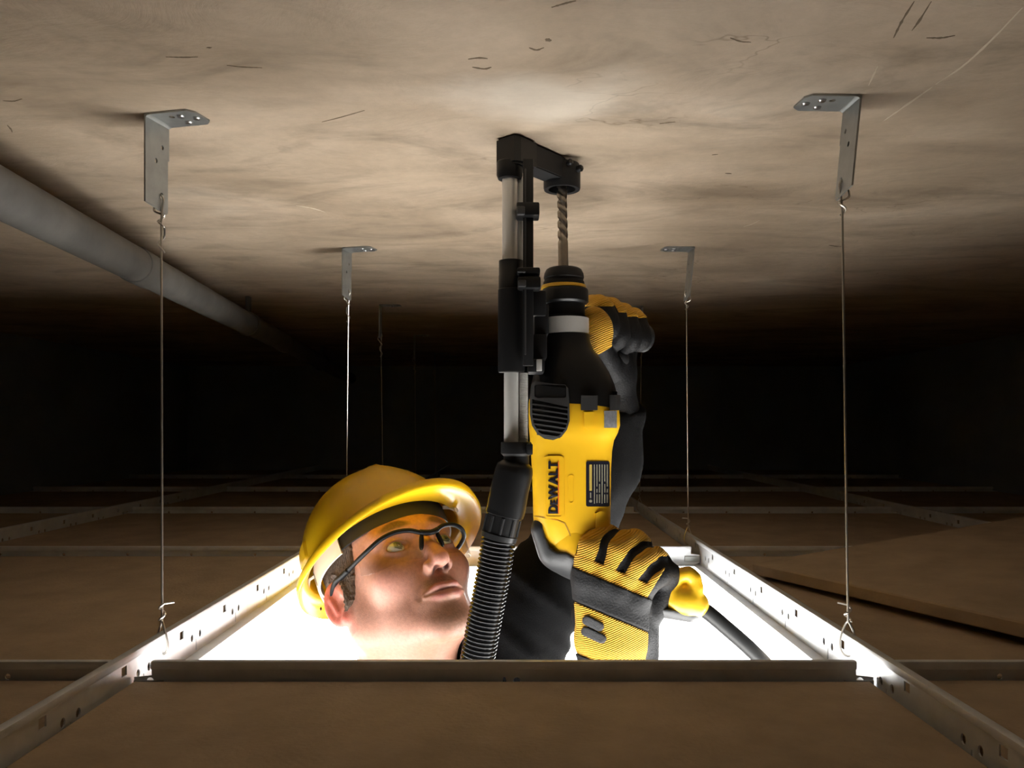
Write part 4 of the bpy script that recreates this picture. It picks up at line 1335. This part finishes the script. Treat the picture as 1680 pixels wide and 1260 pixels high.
# headband and harness inside
def band(z0, z1, a, bf, bb, th, yc=.006, t0=0, t1=2 * math.pi, n=72, lift=None):
    V, Fs = [], []
    closed = abs(t1 - t0 - 2 * math.pi) < 1e-6
    ts = np.linspace(t0, t1, n, endpoint=not closed)
    for t_ in ts:
        s, c = math.sin(t_), math.cos(t_); b_ = bf if c > 0 else bb
        l = lift(c, s) if lift else 0
        for (g, z) in ((0, z0), (0, z1), (th, z1), (th, z0)):
            V.append(((a + g) * s, yc - (b_ + g) * c, z + l))
    m = len(ts)
    for i in range(m if closed else m - 1):
        k = (i + 1) % m
        for j in range(4):
            l = (j + 1) % 4
            Fs.append([i * 4 + j, i * 4 + l, k * 4 + l, k * 4 + j])
    return np.array(V), Fs
bl_ = lambda c, s: -.004 * abs(s)
mk('headband', (lambda q_: (hw(q_[0]), q_[1]))(band(.036, .062, .0825, .0965, .108, .0026, t0=math.radians(-66), t1=math.radians(100), lift=bl_)), M_band, hat, angle=40)
mk('side_strap', (lambda q_: (hw(q_[0]), q_[1]))(band(.030, .056, .0865, .0965, .110, .002, t0=math.radians(-135), t1=math.radians(-64), lift=bl_)), M_strap, hat, angle=40)
mk('nape_strap', (lambda q_: (hw(q_[0]), q_[1]))(band(.006, .026, .086, .1, .119, .002, t0=math.radians(115), t1=math.radians(245), lift=lambda c, s: .034 * abs(s) ** 2)), M_strap, hat, angle=40)
for ph in (40, 120, 240):
    t_ = math.radians(ph)
    s, c = math.sin(t_), math.cos(t_)
    b_ = .1 if c > 0 else .115
    p0 = np.array([.086 * s, .006 - (b_ + .003) * c, .052]); p1 = np.array([.096 * s, .006 - (b_ + .008) * c, .049]); p2 = np.array([.100 * s, .006 - (b_ + .020) * c, .038])
    tv = np.array([c, s, 0])
    mk('suspension_clip', (lambda q_: (hw(q_[0]), q_[1]))(sweep([p0, p1, p2], .0045, 8, flat=.5)), M_strap, hat)

# ------------------------------------------------------------------ safety glasses (head space)
gl = thing('safety_glasses', hw([[0, -.1, -.03]])[0], 'clear wraparound safety glasses with black half-rim frame on the man\'s face', 'safety glasses')
brow = [(-.0745, -.030, .007), (-.0715, -.055, .0055), (-.066, -.0765, .0055), (-.055, -.0915, .0090), (-.040, -.1000, .0110), (-.024, -.1045, .0090), (-.012, -.1065, .0035), (-.005, -.1080, .0000)]
fl = spline(brow, 40)
full = np.concatenate([fl, (fl * [-1, 1, 1])[::-1]])
mk('brow_frame', (lambda q_: (hw(q_[0]), q_[1]))(sweep(full, .0028, 12)), M_frame, gl, angle=0)
mk('bridge', (lambda q_: (hw(q_[0]), q_[1]))(sweep(spline([(-.012, -.1075, .0030), (0, -.1100, -.0005), (.012, -.1075, .0030)], 10), .0034, 12)), M_frame, gl, angle=0)
for s in (-1, 1):
    arm_ = spline([(s * .0745, -.030, .007), (s * .0775, -.012, .008), (s * .0790, .004, .010), (s * .0800, .018, .004), (s * .0800, .030, -.010)], 24)
    mk('temple_arm', (lambda q_: (hw(q_[0]), q_[1]))(sweep(arm_, .0036, 12, flat=.9)), M_frame, gl, angle=0)
    mk('nose_pad', (lambda q_: (hw(q_[0]), q_[1]))(sweep(spline([(s * .010, -.1070, .002), (s * .0125, -.1040, -.008), (s * .0150, -.1010, -.017)], 10), [.0016, .0020, .0026, .0028, .003, .003, .003, .0028, .0024, .0012], 10)), M_frame, gl, angle=0)
    # lens: curved sheet hanging from the brow frame
    top = spline([(s * abs(b_[0]), b_[1], b_[2]) for b_ in brow[1:]], 24)
    rows_ = []
    for j in range(10):
        f = j / 9
        w_ = []
        for i, p in enumerate(top):
            g = i / 23                                   # 0 temple, 1 bridge
            drop = .036 * math.sin(math.pi * min(max(.10 + g * .74, 0), 1)) ** .6 * (1.0 if g < .75 else (1 - (g - .75) / .25 * .62))
            w_.append(p + np.array([0, .004 * f * f + .0005, -drop * f]))
        rows_.append(np.array(w_))
    V = np.concatenate(rows_); nn = 24
    Fs = [[j * nn + i, j * nn + i + 1, (j + 1) * nn + i + 1, (j + 1) * nn + i] for j in range(9) for i in range(nn - 1)]
    V2 = V + np.array([0, .0012, 0])
    nV = len(V)
    edge = []
    for i in range(nn - 1): edge += [[i, i + 1, nV + i + 1, nV + i], [9 * nn + i, 9 * nn + i + 1, nV + 9 * nn + i + 1, nV + 9 * nn + i]]
    for j in range(9): edge += [[j * nn, (j + 1) * nn, nV + (j + 1) * nn, nV + j * nn], [j * nn + nn - 1, (j + 1) * nn + nn - 1, nV + (j + 1) * nn + nn - 1, nV + j * nn + nn - 1]]
    mk('lens', (hw(np.concatenate([V, V2])), Fs + [[nV + k for k in f[::-1]] for f in Fs] + edge), M_lens, gl, angle=40)

# ------------------------------------------------------------------ gloves
def pxy(X, Y, Z): return VX + X / Y * FPX, VY - (Z - CZ) / Y * FPX
def grid(lo, hi, h):
    n = np.ceil((np.asarray(hi) - np.asarray(lo)) / h).astype(int) + 1
    return np.meshgrid(*[(lo[i] + h * np.arange(n[i])).astype(np.float32) for i in range(3)], indexing='ij')
def chain(X, Y, Z, pts):
    """tapered capsule chain -> distance, and distance from the core's nearest point to an axis later"""
    D_, C_ = None, None
    q_ = spline([[*p, r * 3] for p, r in pts], 2 * len(pts))
    pts = [(a[:3], a[3] / 3) for a in q_]
    for a, b_ in zip(pts[:-1], pts[1:]):
        d, c = cone(X, Y, Z, a[0], b_[0], a[1], b_[1], True)
        if D_ is None: D_, C_ = d, list(c)
        else:
            m = d < D_
            C_ = [np.where(m, c[k], C_[k]) for k in range(3)]
            D_ = smin(D_, d, .006)
    return D_, C_
def axis_dist(X, Y, Z, a, dirn):
    px_, py_, pz_ = X - a[0], Y - a[1], Z - a[2]
    t_ = px_ * dirn[0] + py_ * dirn[1] + pz_ * dirn[2]
    return np.sqrt(np.maximum(px_ ** 2 + py_ ** 2 + pz_ ** 2 - t_ ** 2, 0))

# -- lower hand on the rear handle (its back towards us)
g1 = thing('work_glove', P(1010, 1110, .81), 'yellow and black work glove gripping the drill\'s rear handle', 'glove', 'pair of work gloves')
hlo, hhi = P(928, 1135, .80) - [0, .055, 0], P(1130, 848, .82) + [0, .065, 0]
hh = .00125
X, Y, Z = grid(hlo, hhi, hh)
FING = [[((966, 946, .781), .0128), ((972, 896, .782), .0128), ((1003, 884, .806), .0118), ((1008, 905, .838), .0108), ((1000, 932, .845), .0098)],
        [((990, 952, .779), .0132), ((1014, 901, .778), .0130), ((1046, 892, .804), .0120), ((1050, 915, .838), .0110), ((1040, 942, .846), .010)],
        [((1018, 962, .778), .0130), ((1046, 925, .777), .0126), ((1078, 920, .803), .0118), ((1080, 943, .836), .0108), ((1068, 966, .842), .0098)],
        [((1044, 976, .780), .0124), ((1070, 946, .780), .0118), ((1096, 942, .803), .0108), ((1096, 962, .832), .0100), ((1084, 984, .838), .009)]]
GA, GB = D(985, 934), D(1075, 968)
GD = (GB - GA) / np.linalg.norm(GB - GA)
fields = []
base = None
for f in FING:
    d_, c_ = chain(X, Y, Z, [(P(*p), r) for p, r in f])
    fields.append((d_, c_))
    base = d_ if base is None else smin(base, d_, .0035)
# palm block: knuckle line down to the wrist
palm = cone(X, Y, Z, P(968, 950, .786), P(976, 1040, .792), .0165, .0175)
for (a, b_, r0, r1) in (((992, 958, .784), (992, 1050, .790), .0165, .0185), ((1018, 968, .784), (1012, 1050, .790), .0165, .0190), ((1042, 980, .786), (1036, 1045, .794), .0155, .0175),
                        ((1036, 1040, .800), (1030, 1110, .806), .0190, .0200), ((985, 1040, .798), (985, 1110, .804), .0185, .0195), ((1000, 1050, .796), (1004, 1135, .806), .0215, .0235)):
    palm = smin(palm, cone(X, Y, Z, P(*a), P(*b_), r0, r1), .012)
ball = cone(X, Y, Z, P(972, 1050, .806), P(963, 1005, .828), .0165, .0150)                      # thumb base
thumb, thc = chain(X, Y, Z, [(P(963, 1010, .826), .0145), (P(972, 962, .853), .0128), (P(1005, 950, .868), .0115), (P(1030, 958, .866), .0105)])
palm = smin(palm, ball, .012)
handD = smin(smin(base, palm, .008), thumb, .008)
side_ball = cone(X, Y, Z, P(1060, 990, .806), P(1058, 1075, .812), .0135, .0145)                # heel of the hand
handD = smin(handD, side_ball, .010)
px_, py_ = pxy(X, Y, Z)
nb_ = np.array([-.386, .922])              # across the knuckle band, downwards
sband = (px_ - 946) * nb_[0] + (py_ - 934) * nb_[1]
handD = smin(handD, cone(X, Y, Z, P(1096, 946, .806), P(1070, 1000, .804), .0130, .0140), .008)
mk('leather_palm', nets_field(handD, hlo, hh), M_lea, g1, angle=0)
for d_, c_ in fields:
    dc = axis_dist(c_[0], c_[1], c_[2], GA, GD); dp = axis_dist(X, Y, Z, GA, GD)
    reg = (dc - dp) + .0030
    reg = np.maximum(reg, (sband - 6) / 1600)
    # black finger ends start behind the second joint
    reg = np.maximum(reg, (Y - .806))
    if d_ is fields[3][0]:
        reg = np.maximum(reg, ((px_ - 1058) * .852 + (py_ - 985) * .523 - 1) / 1600)
    oth = np.full_like(d_, 1.0)
    for d2, c2 in fields:
        if d2 is not d_: oth = np.minimum(oth, d2)
    reg = np.maximum(reg, (d_ - oth) * .6 + .0032)
    mk('knit_finger', nets_field(smax(d_ - .0011, reg, .0012), hlo, hh), M_knit, g1, angle=0)
pf = smin(palm, base, .008)
front = Y - np.interp(px_, [930, 960, 1040, 1056, 1064, 1090], [.800, .802, .800, .792, .780, .75]).astype(np.float32)
rb = np.maximum(np.maximum(-sband - 1, sband - 48), front)
mk('knuckle_guard', nets_field(smax(pf - .0026, rb / np.where(np.abs(sband) < 200, 1, 1) * np.where(rb == front, 1, 1 / 1600.0), .002), hlo, hh), M_lea, g1, angle=0)
rk = np.maximum(np.maximum(-sband - 24, sband - 2) / 1600.0, front)
rk = np.maximum(rk, ((px_ - 1058) * .852 + (py_ - 985) * .523 - 1) / 1600)
mk('knit_knuckles', nets_field(smax(pf - .0013, rk, .0012), hlo, hh), M_knit, g1, angle=0)
rb2 = np.maximum(np.maximum(50.0 - sband, py_ - 1098) / 1600.0, front)
bh = mk('knit_back', nets_field(smax(pf - .0012, rb2, .0012), hlo, hh), M_knit, g1, angle=0)
def pad_reg(c0, c1, hw_):
    a, b_ = np.array(c0, float), np.array(c1, float); ba = b_ - a
    t_ = np.clip(((px_ - a[0]) * ba[0] + (py_ - a[1]) * ba[1]) / float(ba @ ba), 0, 1)
    return (np.sqrt((px_ - a[0] - t_ * ba[0]) ** 2 + (py_ - a[1] - t_ * ba[1]) ** 2) - hw_) / 1600.0
for c0, c1, w_ in (((963, 1018), (983, 1028), 8), ((961, 1036), (987, 1048), 8)):
    mk2('rubber_pad', nets_field(smax(pf - .0034, np.maximum(pad_reg(c0, c1, w_), front), .0014), hlo, hh), M_pad, bh, angle=0)
mk2('cuff_strap', nets_field(smax(pf - .0030, np.maximum(np.maximum(np.abs(py_ - 1085 - (px_ - 955) * .42) - 9, px_ - 1040) / 1600.0, front), .0014), hlo, hh), M_lea, bh, angle=0)

# -- upper hand on the side handle
g2 = thing('work_glove', P(1010, 640, .90), 'yellow and black work glove behind the drill\'s collar, fingers over the side handle', 'glove', 'pair of work gloves')
ulo, uhi = P(945, 690, .90) - [0, .095, 0], P(1085, 478, .90) + [0, .075, 0]
uh = .0013
X, Y, Z = grid(ulo, uhi, uh)
px_, py_ = pxy(X, Y, Z)
UF = [[((976, 545, .905), .0108), ((968, 508, .890), .0112), ((986, 505, .858), .0108), ((1000, 532, .850), .0100), ((998, 545, .856), .0095)],
      [((998, 548, .918), .0110), ((988, 510, .905), .0112), ((1006, 511, .868), .0112), ((1016, 546, .858), .0110), ((1010, 560, .864), .0098)],
      [((1020, 550, .930), .0108), ((1008, 516, .920), .0108), ((1026, 519, .886), .0106), ((1036, 552, .876), .0104), ((1030, 565, .880), .0095)],
      [((1040, 550, .942), .0102), ((1026, 522, .935), .0102), ((1043, 525, .903), .0100), ((1053, 553, .893), .0098), ((1047, 564, .896), .0090)]]
uf = []; ub = None
for f in UF:
    d_, c_ = chain(X, Y, Z, [(P(*p), r) for p, r in f])
    uf.append((d_, c_)); ub = d_ if ub is None else smin(ub, d_, .0008)
upalm = cone(X, Y, Z, P(985, 555, .905), P(1005, 610, .905), .0170, .0200)
for a, b_, r0, r1 in (((1005, 560, .915), (1010, 612, .908), .0165, .0195), ((1028, 560, .928), (1014, 612, .912), .0150, .0180), ((1003, 600, .905), (1016, 672, .925), .0215, .0235)):
    upalm = smin(upalm, cone(X, Y, Z, P(*a), P(*b_), r0, r1), .012)
uthumb, utc = chain(X, Y, Z, [(P(1004, 604, .885), .0135), (P(985, 572, .846), .0100), (P(981, 542, .832), .0135), (P(973, 524, .832), .0125)])
heel = sph(X, Y, Z, P(1012, 590, .890), .0125)
uD = smin(smin(smin(ub, upalm, .006), uthumb, .006), heel, .006)
mk('leather_palm', nets_field(uD, ulo, uh), M_lea, g2, angle=0)
UD = sd
for k, (d_, c_) in enumerate(uf):
    edge = [503, 513, 520, 522][k]
    reg = np.maximum((py_ - edge) / 1450.0, 0 * Y - 1)
    oth = np.full_like(d_, 1.0)
    for d2, c2 in uf:
        if d2 is not d_: oth = np.minimum(oth, d2)
    reg = np.maximum(reg, (d_ - oth) * .6 + .0009)
    mk('knit_finger', nets_field(smax(d_ - .0010, reg, .0012), ulo, uh), M_knit, g2, angle=0)
reg = np.maximum(Y - utc[1] + .0015, (py_ - 582 + np.abs(px_ - 982) * .6) / 1450.0)
mk('knit_thumb', nets_field(smax(uthumb - .0011, reg, .0012), ulo, uh), M_knit, g2, angle=0)
mk('heel_pad', nets_field(smax(heel - .0016, Y - (P(1012, 590, .890)[1] - .003), .002), ulo, uh), M_pad, g2, angle=0)

# ------------------------------------------------------------------ work platform in the room below
pf_ = thing('work_platform', (-.13, 1.1, 0), 'plank work platform the man stands on below the ceiling', 'platform')
for k in range(4):
    y0 = .82 + k * .145
    mk('plank', box((-.60, y0, PT - .04), (.34, y0 + .138, PT), .003), M_wood, pf_, angle=30)
for x in (-.56, .30):
    for y in (.85, 1.36):
        mk('leg', lathe((x, y, 0), (0, 0, 1), [(0, .03), (.01, .03), (.012, .021), (PT - .04, .021)], 18), M_alu, pf_, angle=30)
    mk('bearer', box((x - .02, .83, PT - .085), (x + .02, 1.39, PT - .04), .003), M_alu, pf_, angle=30)
for y in (.85, 1.36):
    mk('brace', sweep([(-.56, y, .22), (.30, y, .22)], .016, 12), M_alu, pf_)
